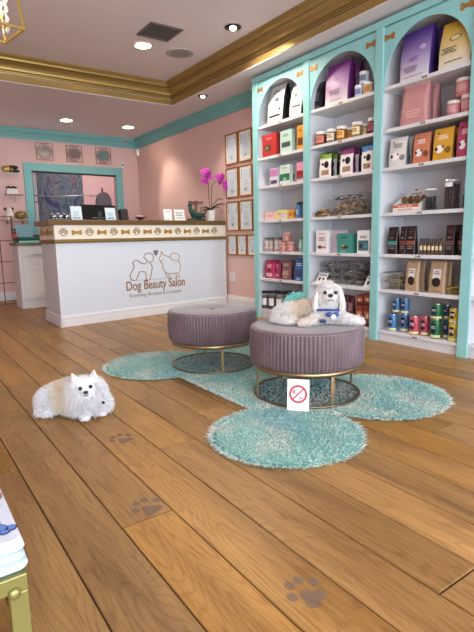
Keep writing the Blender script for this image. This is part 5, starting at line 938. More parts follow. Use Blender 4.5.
for Y, nm in ((3.80, 'left'), (3.14, 'right')):
    t = thing('price_card', (3.712, Y, .491), -PI/2, 'tilted white picture card on the sixth middle shelf, %s one' % nm, 'card', 'tilted white picture cards')
    M_ = Matrix.Rotation(-.55, 4, 'X')
    m = MB(); m.box(-.07, .07, 0, .004, 0, .125, M_); m.build('card', WHITE, t)
    m = MB(); m.box(-.045, -.015, -.0015, 0, .03, .07, M_); m.box(.015, .04, -.0015, 0, .03, .065, M_); m.box(-.05, .05, -.0015, 0, .09, .1, M_); m.build('print', mat((84, 70, 64), .6), t)
    m = MB(); m.box(-.03, .03, .06, .066, 0, .09); m.build('easel_foot', ACRYL, t)
# wire baskets in the right bookcase
def wire_basket(X, Y, Z, w, d, h, c, label, nb):
    t = thing('wire_basket', (X, Y, Z), -PI/2, label, 'basket'); W_ = mat(c, .35, metal=.7)
    m = MB()
    for z, e in ((.004, .85), (h*.5, .93), (h, 1)):
        m.tube([(-w/2*e, d/2-d/2*e, z), (w/2*e, d/2-d/2*e, z), (w/2*e, d/2+d/2*e, z), (-w/2*e, d/2+d/2*e, z)], .0025 if z < h else .0035, 5, closed=True)
    m.build('rim', W_, t)
    m = MB()
    for i in range(nb+1):
        x = -w/2+w*i/nb; m.tube([(x, 0, h), (x*.85, d*.075, .004), (x*.85, d*.925, .004), (x, d, h)], .0018, 4)
    for i in range(5): y = d*i/4; m.tube([(-w/2, y, h), (-w/2*.85, d/2+(y-d/2)*.85, .004)], .0018, 4); m.tube([(w/2, y, h), (w/2*.85, d/2+(y-d/2)*.85, .004)], .0018, 4)
    m.build('wires', W_, t); return t
wire_basket(3.73, 2.90, .491, .19, .2, .15, (150, 146, 140), 'silver wire basket of chews at the left of the right sixth shelf', 12)
stuff(blob_heap(70, -.06, .06, .04, .16, .012, lambda x, y: .12, .022, brn, 31, 'stick'), 'chew_stick_heap', 'olive brown twisted chews inside the silver wire basket', 'chews', 3.73, 2.90, .491, brn)
wire_basket(3.74, 2.27, .491, .16, .18, .06, (190, 160, 90), 'low gold wire basket by the right post on the sixth shelf', 8)
stuff(blob_heap(40, -.055, .055, .04, .14, .012, lambda x, y: .06, .018, brn, 33), 'chew_heap', 'brown chew pieces inside the low gold wire basket', 'chews', 3.74, 2.27, .491, brn)
bin_('acrylic_bin', 'clear square tray standing behind the tiny jars', 3.80, 2.52, .812, .26, .12, .05, 'tray')
bin_('acrylic_bin', 'tall clear bin behind the blue topped pouches on the bottom middle shelf', 3.86, 3.2, .105, .24, .14, .24)
# ------------------------------------------------------------------ fur and pile strands
def strands(name, samples, material, parent, width, seed, segs=3, kind=None, loc=None, cross=False):
    """samples: list of (point, direction, droop vector, length, colour)"""
    r = random.Random(seed); vs = []; fs = []; cols = []
    fl_ = .006 if name in ('coat', 'tail', 'ear') else -9
    for p, d, g, L, c in samples:
        s = d.cross(Vector((r.uniform(-1, 1), r.uniform(-1, 1), r.uniform(-1, 1))))
        if s.length < 1e-5: continue
        s.normalize(); w = width*r.uniform(.7, 1.3); b = len(vs)
        for i in range(segs):
            f_ = i/segs; q = p+d*(L*f_)+g*(L*f_*f_); q.z = max(q.z, fl_); ww = w*(1-.55*f_)
            vs += [q-s*ww, q+s*ww]
        q = p+d*L+g*L; q.z = max(q.z, fl_); vs.append(q)
        for i in range(segs-1): fs.append((b+2*i, b+2*i+1, b+2*i+3, b+2*i+2))
        fs.append((b+2*segs-2, b+2*segs-1, b+2*segs))
        cols += [c]*(2*segs+1)
    me = bpy.data.meshes.new(name); me.from_pydata(vs, [], fs); me.materials.append(material)
    at = me.color_attributes.new('tint', 'FLOAT_COLOR', 'POINT'); buf = []
    for c in cols: buf += [c[0], c[1], c[2], 1]
    at.data.foreach_set('color', buf); me.polygons.foreach_set('use_smooth', [True]*len(me.polygons)); me.update()
    o = bpy.data.objects.new(name, me); COL.objects.link(o)
    if parent: o.parent = parent
    if kind: o['kind'] = kind
    return o
def sample_mesh(me, n, seed):
    r = random.Random(seed); me.calc_loop_triangles(); T = me.loop_triangles; cum = []; a = 0
    for t in T: a += t.area; cum.append(a)
    import bisect
    out = []
    for _ in range(n):
        t = T[min(len(T)-1, bisect.bisect(cum, r.random()*a))]
        u, v = r.random(), r.random()
        if u+v > 1: u, v = 1-u, 1-v
        i, j, k = t.vertices; V = me.vertices
        p = V[i].co*(1-u-v)+V[j].co*u+V[k].co*v; nm = (V[i].normal*(1-u-v)+V[j].normal*u+V[k].normal*v).normalized()
        out.append((p, nm))
    return out
def fuse(mb, name, material, parent, voxel=.009, smooth=6, tintfun=None):
    o = mb.build(name, material, parent)
    rm = o.modifiers.new('r', 'REMESH'); rm.mode = 'VOXEL'; rm.voxel_size = voxel; rm.use_smooth_shade = True
    sm = o.modifiers.new('s', 'SMOOTH'); sm.iterations = smooth; sm.factor = .6
    dg = bpy.context.evaluated_depsgraph_get(); me = bpy.data.meshes.new_from_object(o.evaluated_get(dg)); o.modifiers.clear(); o.data = me; me.name = name
    if tintfun:
        at = me.color_attributes.new('tint', 'FLOAT_COLOR', 'POINT'); buf = []
        for v in me.vertices: c = tintfun(v.co); buf += [c[0], c[1], c[2], 1]
        at.data.foreach_set('color', buf)
    me.polygons.foreach_set('use_smooth', [True]*len(me.polygons))
    return o
def mixc(a, b, f): return tuple(a[i]*(1-f)+b[i]*f for i in range(3))
L3 = lambda c: lin(c)[:3]

# ------------------------------------------------------------------ shaggy rug
LOBES = [(1.55, 1.82, .392), (2.38, 1.95, .44), (1.66, 3.49, .43), (2.42, 3.40, .43)]
def in_rug(x, y, e=0.0):
    if 1.60+e < x < 2.40-e and 1.9 < y < 3.4: return True
    for cx, cy, r in LOBES:
        if (x-cx)**2+(y-cy)**2 < (r-e)**2: return True
    return False
def rug_tint(x, y, r):
    a = noise.noise(Vector((x*4, y*4, 1.3))); b = noise.noise(Vector((x*5, y*5, 7.7))); c = noise.noise(Vector((x*14, y*14, 3.1)))
    base = mixc(L3((92, 156, 150)), L3((152, 194, 184)), min(1, max(0, .5+a*1.1+c*.5)))
    if b > .05: base = mixc(base, L3((218, 200, 184)), min(.8, (b-.05)*2.6)*(.4+.6*r.random()))
    if a < -.2: base = mixc(base, L3((80, 160, 176)), min(.7, (-a-.2)*3))
    return mixc(base, L3((240, 244, 242)), (.95 if not in_rug(x, y, .03) else .6)*r.random()**1.5)
rugM = attr_mat('shag_wool', .85, .4, .2)
rug = thing('shag_rug', (1.98, 2.65, 0), 0, 'bone shaped aqua shag rug under the two ottomans', 'rug')
m = MB(); gs = .02; xs0, ys0 = 1.0, 1.25; NX, NY = 100, 150
cell = set((i, j) for i in range(NX) for j in range(NY) if in_rug(xs0+(i+.5)*gs, ys0+(j+.5)*gs, .03))
vi = {}; vs = []; fs = []
def vid(i, j, k):
    if (i, j, k) not in vi:
        vi[(i, j, k)] = len(vs); z = 0.0012 if k == 0 else .016+.003*noise.noise(Vector((i*.5, j*.5, 0)))
        vs.append((xs0+i*gs-1.98, ys0+j*gs-2.65, z))
    return vi[(i, j, k)]
for (i, j) in cell:
    fs.append((vid(i, j, 1), vid(i+1, j, 1), vid(i+1, j+1, 1), vid(i, j+1, 1)))
    for (di, dj, a, b) in ((-1, 0, (i, j+1), (i, j)), (1, 0, (i+1, j), (i+1, j+1)), (0, -1, (i, j), (i+1, j)), (0, 1, (i+1, j+1), (i, j+1))):
        if (i+di, j+dj) not in cell: fs.append((vid(*a, 1), vid(*a, 0), vid(*b, 0), vid(*b, 1)))
m.add(vs, fs); m.build('rug_backing', mat((104, 164, 158), .9), rug)
rr = random.Random(21); smp = []
while len(smp) < 78000:
    x, y = rr.uniform(1.1, 2.86), rr.uniform(1.38, 3.96)
    if not in_rug(x, y, .004): continue
    edge = not in_rug(x, y, .035)
    # lean outwards at the edge
    d = Vector((rr.gauss(0, .45), rr.gauss(0, .45), 1))
    if edge:
        for cx, cy, R in LOBES:
            if (x-cx)**2+(y-cy)**2 > (R-.04)**2 and (x-cx)**2+(y-cy)**2 < (R+.02)**2: d += Vector((x-cx, y-cy, 0))*1.2/R; break
    d.normalize()
    L_ = rr.uniform(.018, .034)
    smp.append((Vector((x-1.98, y-2.65, .010)), d, Vector((rr.gauss(0, .35), rr.gauss(0, .35), -.35)), L_, rug_tint(x, y, rr)))
strands('pile', smp, rugM, rug, .0019, 5, 2, kind='stuff')

# ------------------------------------------------------------------ ottomans
VEL = mat((102, 84, 90), .5, sheen=.45, var=.22, vscale=9, bump=.05, bscale=90)
def ottoman(x, y, R, zb, zt, a0, z0, label, shift=0):
    t = thing('ottoman', (x, y, z0), 0, label, 'ottoman', 'velvet ottomans on the rug')
    zb -= z0; zt -= z0
    m = MB(); NP = 92; n = NP*6
    pl = lambda a, z: 1+.03*(abs(math.cos(a*NP/2))**.6-.5)+.004*math.sin(3*a+z*20)
    m.lathe([(R*.90, zb), (R*.985, zb+.012), (R*1.0, zb+.03), (R*1.012, (zb+zt)/2), (R*1.0, zt-.03), (R*.992, zt-.010)], n, mod=pl); m.build('pleated_side', VEL, t)
    m = MB(); m.lathe([(R*.975, zt-.022), (R*.982, zt-.010), (R*.965, zt-.002), (R*.9, zt+.001), (R*.5, zt+.004), (R*.2, zt+.0), (R*.04, zt-.006), (.0001, zt-.007)], 120, mod=lambda a, z: 1+.004*math.sin(24*a)); o = m.build('seat_top', VEL, t)
    q = MB(); q.lathe([(.016, -.006), (.014, -.001), (.0001, .001)], 14, (0, 0, zt)); q.build('button', VEL, o)
    m = MB(); m.lathe([(R*.93, zb-.022), (R*.965, zb-.022), (R*.965, zb+.004), (R*.93, zb+.004), (R*.93, zb-.022)], 72); m.build('frame_ring', BRASS, t)
    m = MB(); m.lathe([(R*.93, .0), (R*.962, .0), (R*.962, .014), (R*.93, .014), (R*.93, 0)], 72); m.build('floor_ring', mat((120, 104, 84), .35, metal=.85), t)
    for k in range(4):
        a = a0+PI/2*k; M_ = Matrix.Rotation(a, 4, 'Z'); m = MB(); m.box(R*.935, R*.96, -.011, .011, .0, zb-.004, M_); m.build('leg', BRASS, t, bevel=.002)
    return t
ottoman(2.08, 2.245, .347, .222, .452, math.radians(-16), .018, 'round mauve velvet pleated ottoman carrying the white dog, nearer one')
ottoman(2.0, 3.22, .338, .222, .452, math.radians(-20), .018, 'round mauve velvet pleated ottoman with bare top, farther one')

# ------------------------------------------------------------------ prohibition sign
t = thing('floor_sign', (1.79, 2.0, .022), math.atan2(-.09, .08), 'small white card with red no entry ring leaning below the front ottoman', 'sign')
M_ = Matrix.Rotation(-.16, 4, 'X')
m = MB(); m.box(-.062, .062, 0, .006, 0, .178, M_); m.build('card', mat((232, 230, 236), .35), t, bevel=.001)
RED = mat((196, 40, 62), .4)
m = MB(); cz = .095
n = 32; ro, ri = .051, .040
vs = [M_ @ Vector((r_*math.cos(2*PI*i/n), -.001, cz+r_*math.sin(2*PI*i/n))) for i in range(n) for r_ in (ri, ro)]
m.add(vs, [(2*i, 2*i+1, (2*i+3) % (2*n), (2*i+2) % (2*n)) for i in range(n)])
c45 = math.cos(PI/4); b_ = .004
m.add([M_ @ Vector((-.043*c45-b_*c45, -.001, cz-.043*c45+b_*c45)), M_ @ Vector((-.043*c45+b_*c45, -.001, cz-.043*c45-b_*c45)), M_ @ Vector((.043*c45+b_*c45, -.001, cz+.043*c45-b_*c45)), M_ @ Vector((.043*c45-b_*c45, -.001, cz+.043*c45+b_*c45))], [(0, 1, 2, 3)])
m.build('prohibition_ring', RED, t)
m = MB(); m.ball((-.024, -.0008, cz+.012), .011, 6, M_, sc=(.8, .05, 1.2)); m.box(.006, .03, -.0015, 0, cz-.024, cz-.018, M_); m.box(.008, .012, -.0015, 0, cz-.03, cz-.012, M_); m.build('pink_figure', mat((232, 120, 128), .5), t)

# ------------------------------------------------------------------ paw floor stickers
toes = [(-.047, .035), (-.023, .074), (.013, .077), (.045, .047)]
STK = mat((128, 112, 102), .5, alpha=.5)
for (x, y, s, lab, rz) in ((.867, .905, 1.0, 'grey paw print floor sticker nearest the picture bottom', 0), (.701, 1.592, 1.0, 'grey paw print floor sticker in the middle of the three', .12), (.866, 2.262, 1.0, 'grey paw print floor sticker closest to the white dog on the floor', .1)):
    t = thing('paw_sticker', (x, y, 0.0004), rz, lab, 'floor sticker', 'paw print stickers on the floor')
    m = MB(); n = 20; vs = []
    for i in range(n):
        a = 2*PI*i/n; r_ = .034*(1-.22*math.cos(3*(a-.9))+.05*math.cos(2*a)); vs.append((r_*math.cos(a)*1.0, r_*math.sin(a), .0006))
    m.add(vs, [tuple(range(n))]); m.build('pad', STK, t)
    for (u, v) in toes:
        m = MB(); m.add([(u+.0145*math.cos(2*PI*i/16)*1.0, v+.0185*math.sin(2*PI*i/16), .0006) for i in range(16)], [tuple(range(16))]); m.build('toe', STK, t)

# ------------------------------------------------------------------ pomeranian lying on the floor
FUR = attr_mat('dog_fur', .75, .5, .25)
POMW = L3((226, 226, 230)); CREAM = L3((232, 210, 170))
az = math.atan2(-.268, .963)
pom = thing('pomeranian_dog', (.78, 2.80, 0), az, 'fluffy white small dog with pointed ears lying on the wooden floor', 'dog')
m = MB()
for c, s in (((-.115, .09, .075), (.085, .10, .074)), ((-.06, .08, .09), (.10, .10, .085)), ((-.005, .05, .102), (.11, .10, .093)), ((.065, .0, .105), (.115, .11, .105)), ((.10, -.02, .075), (.09, .09, .075)),
             ((.065, -.045, .15), (.095, .075, .085)), ((.068, -.085, .18), (.058, .054, .052)), ((.068, -.132, .163), (.025, .026, .02)),
             ((.055, -.13, .022), (.026, .055, .02)), ((.15, -.09, .022), (.026, .055, .02)), ((.06, -.08, .05), (.05, .06, .05)), ((.13, -.05, .05), (.05, .06, .05)), ((-.15, .02, .03), (.045, .06, .03))):
    m.ball((0, 0, 0), 1, 12, Matrix.Translation(c) @ Matrix.Diagonal((s[0], s[1], s[2], 1)))
for (bx, tx, tz) in ((.026, .002, .276), (.108, .124, .280)):
    m.tube([(bx, -.075, .20), ((bx+tx)/2, -.08, .228), (tx, -.082, tz-.008)], .02, 8, radii=[.032, .022, .006])
def pt(p):
    f_ = min(1, max(0, 1.2-abs(p.x+.06)/.06)*max(0, min(1, (p.z-.03)/.06)))*.85
    c = mixc(POMW, CREAM, f_); return c
body = fuse(m, 'dog_body', FUR, pom, .008, 4, pt)
smp = []; r = random.Random(4)
for p, nm in sample_mesh(body.data, 26000, 8):
    face = (p-Vector((.068, -.125, .18))).length; L_ = .034
    flow = Vector((-.35, .25, -.55))
    if face < .055: L_ = .006+.1*max(0, face-.02); flow = Vector(((p.x-.068)*8, .3, (p.z-.17)*6))
    elif p.z > .215: L_ = .009; flow = Vector((0, .1, .6))
    elif p.y < -.02 and p.z > .05: L_ = .046; flow = Vector(((p.x-.05)*3, -.1, -.85))
    if p.z < .03: L_ = .012
    if p.y < -.09 and p.z < .05: L_ = .012
    if p.z < .012: continue
    d = (nm*.75+flow*.55+Vector((r.gauss(0, .16), r.gauss(0, .16), r.gauss(0, .16)))).normalized()
    g = Vector((0, 0, -.3))
    q = p+d*L_
    if q.z < .01: d.z = abs(d.z)*.1; d.normalize(); g = Vector((0, 0, 0))
    c = mixc(pt(p), L3((244, 244, 248)), r.random()*.3); 
    if r.random() < .12: c = mixc(c, L3((205, 200, 205)), .6)
    smp.append((p-nm*.003, d, g, L_*r.uniform(.7, 1.25), c))
strands('coat', smp, FUR, pom, .0015, 6, 3)
EYE = mat((12, 10, 12), .12); NOSE = mat((20, 18, 20), .35)
for x, z in ((.041, .188), (.096, .193)):
    m = MB(); m.ball((x, -.136, z), .0108, 10); m.build('eye', EYE, pom)
m = MB(); m.ball((.068, -.161, .170), .0120, 10, sc=(1.15, .8, .85)); m.build('nose', NOSE, pom)
m = MB(); m.tube([(.056, -.154, .152), (.064, -.157, .149), (.068, -.158, .153), (.072, -.157, .149), (.080, -.154, .152)], .0022, 6); m.build('mouth', mat((60, 44, 50), .5), pom)
for s, x, z in ((-1, .012, .252), (1, .118, .256)):
    m = MB(); m.ball((x, -.094, z), .007, 8, sc=(.8, .35, 1.5)); m.build('inner_ear', mat((214, 198, 196), .7), pom)
m = MB(); m.box(.150, .166, -.140, -.133, .085, .100, Matrix.Identity(4)); m.build('collar_tag', mat((24, 24, 34), .3, metal=.4), pom, bevel=.004)
m = MB(); m.ball((.132, -.108, .240), .011, 8, sc=(.9, .5, .9)); m.ball((.122, -.11, .252), .009, 8, sc=(.9, .5, .9)); m.build('ear_bow', mat((236, 222, 230), .5), pom)

# ------------------------------------------------------------------ small white dog on the ottoman
dog = thing('maltese_dog', (2.10, 2.225, .455), math.atan2(-.687, .726), 'small white long eared dog with blue collar lying on the front ottoman', 'dog')
m = MB()
for c, s in (((-.155, .06, .055), (.075, .08, .055)), ((-.095, .055, .068), (.095, .08, .064)), ((-.015, .04, .075), (.10, .08, .074)), ((.05, .01, .085), (.085, .08, .08)), ((.095, -.02, .085), (.075, .075, .08)), ((.10, -.02, .125), (.058, .055, .06)),
             ((.105, -.035, .19), (.066, .066, .062)), ((.112, -.085, .172), (.034, .034, .028)), ((-.175, .0, .025), (.055, .055, .025)), ((-.12, -.05, .025), (.055, .05, .025))):
    m.ball((0, 0, 0), 1, 12, Matrix.Translation(c) @ Matrix.Diagonal((s[0], s[1], s[2], 1)))
m.tube([(.06, -.03, .06), (.02, -.09, .035), (-.035, -.125, .025), (-.065, -.135, .022)], .03, 10, radii=[.045, .034, .027, .02])
m.tube([(.14, -.02, .06), (.20, -.06, .04), (.26, -.075, .03), (.305, -.07, .024)], .03, 10, radii=[.05, .038, .03, .022])
def mt(p):
    f_ = max(0, 1-abs(p.x+.05)/.11)*(1 if p.z > .05 else .4)*.8 if p.x < .06 else 0
    return mixc(L3((228, 225, 224)), L3((214, 192, 156)), min(1, f_*1.2))
body = fuse(m, 'dog_body', FUR, dog, .008, 4, mt)
smp = []; r = random.Random(14)
for p, nm in sample_mesh(body.data, 24000, 9):
    L_ = .026; flow = Vector((-.35, .05, -.8))
    hd = p-Vector((.108, -.05, .185)); face = (p-Vector((.112, -.11, .185))).length
    if p.z > .14 and p.x > .02:
        if face < .05: L_ = .010+.12*max(0, face-.012); flow = Vector((hd.x*9, -.1, -.5 if p.z < .185 else .1))
        else: L_ = .032; flow = Vector((hd.x*7, .05, -.75))
    if p.y < -.06 and p.z < .06: L_ = .02; flow = Vector((.1 if p.x > .1 else -.2, -.2, -.2))
    if p.x < -.13: L_ = .034; flow = Vector((-.5, -.2, -.6))
    if p.z < .006: continue
    d = (nm*.6+flow*.6+Vector((r.gauss(0, .12), r.gauss(0, .12), r.gauss(0, .12)))).normalized(); g = Vector((0, 0, -.3))
    if (p+d*L_+g*L_).z < .006: d.z = max(.0, .006-p.z)/L_; d.normalize(); g = Vector((0, 0, 0))
    c = mixc(mt(p), L3((250, 248, 248)), r.random()*.3)
    if r.random() < .12: c = mixc(c, L3((200, 192, 190)), .6)
    smp.append((p-nm*.003, d, g, L_*r.uniform(.7, 1.25), c))
# topknot
for _ in range(500):
    p = Vector((.085+r.gauss(0, .008), -.03+r.gauss(0, .008), .245)); d = Vector((r.gauss(-.15, .3), r.gauss(0, .3), 1)).normalized()
    smp.append((p, d, Vector((r.gauss(0, .5), r.gauss(0, .3), -.6)), r.uniform(.04, .07), mixc(L3((240, 236, 230)), L3((250, 248, 248)), r.random())))
strands('coat', smp, FUR, dog, .0015, 16, 3)
for s in (-1, 1):
    smp = []; 
    for _ in range(2600):
        a = r.uniform(-1, 1); p = Vector((.105+s*(.062+.004*r.random()), -.035+.045*a, .215-abs(a)*.02+r.gauss(0, .006)))
        d = Vector((s*.42+r.gauss(0, .1), -.12+.1*a+r.gauss(0, .06), -.7)).normalized()
        smp.append((p, d, Vector((-s*.25, 0, -.45)), r.uniform(.06, .088), mixc(L3((238, 232, 226)), L3((250, 248, 246)), r.random())))
    strands('ear', smp, FUR, dog, .0016, 20+s, 4)
# plumed aqua tail lying over the rump
smp = []
for _ in range(5200):
    f_ = r.random(); p = Vector((-.01-.17*f_, .11+.02*math.sin(3*f_), .095+.07*math.sin(PI*min(1, f_*1.1))-.05*f_**3))+Vector((r.gauss(0, .012), r.gauss(0, .016), r.gauss(0, .011)))
    d = Vector((-.6+r.gauss(0, .25), r.gauss(0, .25), -.45+r.gauss(0, .2))).normalized()
    smp.append((p, d, Vector((-.1, 0, -.5)), r.uniform(.025, .055), mixc(L3((96, 196, 190)), L3((200, 234, 226)), r.random()**1.5)))
o = strands('tail', smp, FUR, dog, .0018, 33, 3); o['label'] = 'aqua dyed plumed tail'
m = MB(); m.tube([(-.02, .10, .09), (-.06, .11, .14), (-.10, .12, .155), (-.15, .12, .14), (-.18, .12, .10)], .018, 8, radii=[.014, .02, .022, .018, .01]); m.build('tail_core', mat((96, 186, 180), .8), dog)
for x, z in ((.082, .205), (.144, .205)):
    m = MB(); m.ball((x, -.102, z), .0105, 10); m.build('eye', EYE, dog)
m = MB(); m.ball((.114, -.124, .190), .0135, 10, sc=(1.15, .8, .85)); m.build('nose', NOSE, dog)
m = MB(); m.tube([(.096, -.122, .164), (.106, -.126, .160), (.114, -.127, .166), (.122, -.126, .160), (.132, -.122, .164)], .0026, 6); m.build('mouth', mat((90, 74, 76), .6), dog)
BL = mat((34, 74, 146), .45)
m = MB(); m.tube([(.10+.082*math.cos(a), -.035+.085*math.sin(a), .088-.016*math.sin(a+PI)*-1) for a in [PI*1.2+PI*.6*i/18 for i in range(19)]], .007, 8); m.build('collar', BL, dog)
m = MB(); 
for s in (-1, 1): m.ball((.125+s*.02, -.128, .079), .017, 8, sc=(1.15, .45, .8))
m.ball((.125, -.134, .079), .008, 8); m.build('collar_bow', BL, dog)
m = MB(); m.ball((.130, -.144, .068), .014, 8, sc=(1, .25, 1)); m.build('heart_tag', mat((232, 236, 244), .3), dog)
m = MB(); m.box(.05, .088, -.150, -.142, .028, .052); m.build('name_tag', mat((36, 46, 76), .35), dog, bevel=.004)

# ------------------------------------------------------------------ gold display table at the lower left with folded fabric
tb = thing('display_table', (-.26, 1.12, 0), 0, 'gold metal display table cut off at the lower left corner', 'table')
GT = mat((138, 132, 78), .38, metal=.55, var=.05)
x1, x0, y0, y1, zt = .392, -.392, -.297, .30, .45
m = MB(); m.box(x0, x1, y0, y0+.028, zt-.03, zt); m.box(x0, x1, y1-.028, y1, zt-.03, zt); m.box(x0, x0+.028, y0+.028, y1-.028, zt-.03, zt); m.box(x1-.028, x1, y0+.028, y1-.028, zt-.03, zt); m.build('frame', GT, tb, bevel=.002)
m = MB(); m.box(x0+.028, x1-.028, y0+.028, y1-.028, zt-.012, zt-.001); m.build('top_panel', mat((226, 222, 214), .4), tb)
for sx in (x0, x1-.03):
    for sy in (y0, y1-.03):
        m = MB(); m.box(sx, sx+.03, sy, sy+.03, 0, zt-.03); m.build('leg', GT, tb, bevel=.002)
for sx in (x0+.03, x1-.022):
    m = MB(); m.ball((sx, y0-.002, zt-.028), .0105, 8, sc=(1, .6, 1)); m.build('bolt', GT, tb)
def cloth(name, x, y, z, w, d, h, lab, grp, seed, top=False):
    t = thing(name, (x, y, z), 0, lab, 'fabric', grp)
    m = MB(); m.smooth = True; nx, ny = 20, 20; R_ = h*.45
    # rounded folded slab: stacked rounded-rectangle rings, closed on top and bottom
    ring = []; prof_ = [(0, 0)]+[(R_*math.sin(a_), R_*(1-math.cos(a_))) for a_ in [PI/2*i/4 for i in range(5)]]
    def rr_(off, z, k):
        out = []; W_, D_ = w/2-R_+off, d/2-R_+off; c_ = .012
        for (sx, sy, a0) in ((1, 1, 0), (-1, 1, PI/2), (-1, -1, PI), (1, -1, 3*PI/2)):
            for i in range(6): a_ = a0+PI/2*i/5; out.append((sx*(W_-c_)+c_*math.cos(a_)+.0015*math.sin(seed+9*sy+z*300), sy*(D_-c_)+c_*math.sin(a_), z))
        return out
    rings = [rr_(-.02, 0, 0)]+[rr_(R_*math.sin(PI/2*i/4), R_*(1-math.cos(PI/2*i/4)), 0) for i in range(5)]
    rings += [rr_(R_*math.cos(PI/2*i/4), h-R_+R_*math.sin(PI/2*i/4), 0) for i in range(5)]
    n = len(rings[0]); vs = [p for q_ in rings for p in q_]
    m.add(vs, [(j*n+i, j*n+(i+1) % n, (j+1)*n+(i+1) % n, (j+1)*n+i) for j in range(len(rings)-1) for i in range(n)])
    m.add(vs[:n], [tuple(range(n-1, -1, -1))]); m.smooth = False; m.add(vs[-n:], [tuple(range(n))])
    m.build('folded_cloth', mat((200, 208, 224) if top else (176, 200, 224), .85, bump=.25, bscale=40), t)
    if top:
        for kx, ky, a, s in ((.126, -.105, 2.2, .6), (.105, .0, 1.0, .62), (.06, -.12, .3, .62), (.115, .09, 2.4, .62), (.04, -.03, 2.0, .62), (-.05, .05, 1.2, .7), (-.05, -.1, -.4, .7)):
            q = MB(); sl = [mat((96, 128, 200), .8), mat((36, 44, 84), .8)]; M2 = Matrix.Translation((kx, ky, h)) @ Matrix.Rotation(a, 4, 'Z')
            for mi, g in ((1, .004), (0, 0)):
                q.mi = 1 if mi else 0; zz = .0006 if mi else .0012
                for cx, cy, rx, ry in ((0, 0, .03, .013), (.03, .012, .013, .013), (-.03, .012, .012, .012), (.03, -.012, .012, .012), (-.032, -.010, .013, .013)):
                    q.add([M2 @ Vector((s*(cx+(rx+g)*math.cos(2*PI*i/14)), s*(cy+(ry+g)*math.sin(2*PI*i/14)), zz)) for i in range(14)], [tuple(range(14))])
            q.build('dog_print', sl, t)
        q = MB(); 
        for cx, cy in ((.07, -.02), (-.05, -.06), (.13, .02)): q.add([(cx+.022*math.cos(2*PI*i/12), cy+.03*math.sin(2*PI*i/12), h+.0006) for i in range(12)], [tuple(range(12))])
        q.build('brown_print', mat((140, 112, 96), .8), t)
cloth('folded_fabric', -.018, .995, .4505, .31, .33, .018, 'pale blue folded fabric at the bottom of the stack on the gold table', 'folded fabrics on the gold table', 1)
cloth('folded_fabric', -.020, .993, .469, .306, .326, .016, 'pale blue folded fabric in the middle of the stack on the gold table', 'folded fabrics on the gold table', 2)
cloth('folded_fabric', -.020, .995, .4855, .31, .33, .022, 'white fabric with blue dog print on top of the stack on the gold table', 'folded fabrics on the gold table', 3, True)

# ------------------------------------------------------------------ lantern chandelier
ch = thing('chandelier', (.76, 4.08, 2.475), .2, 'gold framed lantern chandelier with hanging crystals at the top left', 'chandelier')
CG = mat((206, 176, 96), .3, metal=.75); sb, st_, H_ = .165, .125, .42
m = MB()
cb_ = [(-sb, -sb, 0), (sb, -sb, 0), (sb, sb, 0), (-sb, sb, 0)]; ctp = [(-st_, -st_, H_), (st_, -st_, H_), (st_, st_, H_), (-st_, st_, H_)]
for i in range(4): m.bar(cb_[i], cb_[(i+1) % 4], .016); m.bar(ctp[i], ctp[(i+1) % 4], .016); m.bar(cb_[i], ctp[i], .016)
m.build('cage', CG, ch)
m = MB()
for i in range(4): m.bar(ctp[i], (0, 0, H_+.09), .009)
m.tube([(0, 0, H_+.08), (0, 0, .60)], .008, 8); m.lathe([(.05, .585), (.06, .60)], 20); m.build('hanger', CG, ch)
m = MB(); m.lathe([(.12, .29), (.12, .3), (.11, .3), (.11, .29), (.12, .29)], 24)
for i in range(4): m.bar((.09*math.cos(PI/4+PI/2*i), .09*math.sin(PI/4+PI/2*i), .2), (0, 0, H_-.02), .005)
m.tube([(0, 0, .2), (0, 0, H_+.08)], .006, 6); m.build('crystal_ring', CG, ch)
CRY = mat((250, 246, 238), .05, alpha=.6)
for i in range(16):
    a = 2*PI*i/16; m = MB(); x, y = .115*math.cos(a), .115*math.sin(a)
    for k in range(5): z = .28-.062*k; m.lathe([(.0005, z-.026), (.011, z-.012), (.011, z+.004), (.0005, z+.016)], 6, (x, y, 0))
    m.smooth = False; m.build('crystal_string', CRY, ch)
for i in range(3):
    a = 2*PI*i/3; m = MB(); m.ball((.04*math.cos(a), .04*math.sin(a), .25), .022, 8, sc=(1, 1, 1.5)); m.build('bulb', mat((255, 236, 196), .4, emit=30), ch)

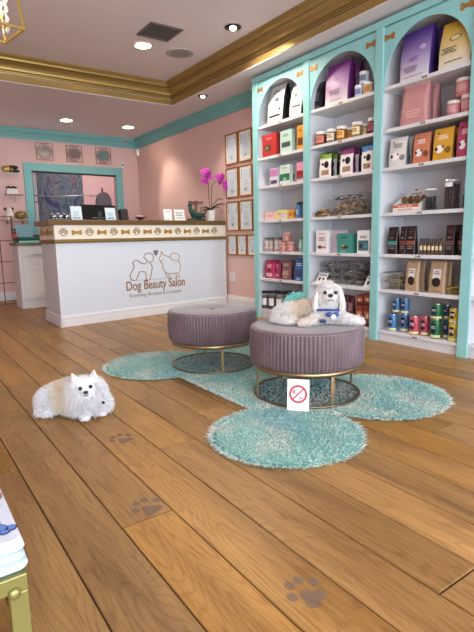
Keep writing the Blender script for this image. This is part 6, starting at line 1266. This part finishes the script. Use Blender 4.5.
# ------------------------------------------------------------------ light
def lamp(kind, loc, energy, color=(1, .9, .78), size=.1, rot=None, spot=None, blend=.6, aim=None):
    l = bpy.data.lights.new('lamp', kind); l.energy = energy; l.color = color
    if kind == 'SPOT': l.spot_size = spot or 1.6; l.spot_blend = blend; l.shadow_soft_size = size
    elif kind == 'AREA': l.size = size
    else: l.shadow_soft_size = size
    o = bpy.data.objects.new('lamp', l); COL.objects.link(o); o.location = loc
    if aim: o.rotation_euler = (Vector(aim)-Vector(loc)).to_track_quat('-Z', 'Y').to_euler()
    return o
WARM = (1, .86, .70); NEU = (1, .93, .85)
K = 1.35
for x, y, z, e in ((2.54, 5.378, HT-.03, 34), (2.47, 8.1, HC-.03, 24), (-.9, 4.2, HT-.03, 34), (1.2, 1.4, HT-.03, 30)):
    lamp('SPOT', (x, y, z), e*K, NEU, .09, spot=2.7, blend=.9, aim=(x, y, 0))
lamp('SPOT', (3.487, 8.1, HC-.03), 42*K, WARM, .05, spot=1.15, blend=.7, aim=(4.05, 7.45, 1.2))
lamp('SPOT', (3.113, 4.459, HT-.05), 60*K, WARM, .04, spot=2.5, blend=.6, aim=(3.3, 4.4, 0))
lamp('SPOT', (3.6, 5.88, HC-.03), 26*K, WARM, .04, spot=1.5, blend=.6, aim=(3.75, 5.9, 0))
lamp('POINT', (.73, 4.1, 2.75), 10*K, WARM, .05)
lamp('POINT', (3.3, YB+.7, 2.7), 9*K, NEU, .15)
w = bpy.data.worlds.new('daylight'); S.world = w; w.use_nodes = True
bg = w.node_tree.nodes['Background']; bg.inputs[0].default_value = (.82, .92, 1.0, 1); bg.inputs[1].default_value = 9.0
# daylight enters through the glazed shop front (portal only guides sampling of the sky)
l = bpy.data.lights.new('window_portal', 'AREA'); l.shape = 'RECTANGLE'; l.size = 6.9; l.size_y = 2.6; l.cycles.is_portal = True
o = bpy.data.objects.new('window_portal', l); COL.objects.link(o); o.location = ((XL+XW)/2, YF-.1, 1.43); o.rotation_euler = (PI/2, 0, 0)
S.view_settings.view_transform = 'Standard'; S.view_settings.look = 'None'; S.view_settings.gamma = 1; S.view_settings.use_curve_mapping = False
S.view_settings.exposure = 0.25
S.cycles.max_bounces = 8; S.cycles.diffuse_bounces = 5; S.cycles.transparent_max_bounces = 16
S.cycles.use_denoising = True
S.cycles.sample_clamp_indirect = 6
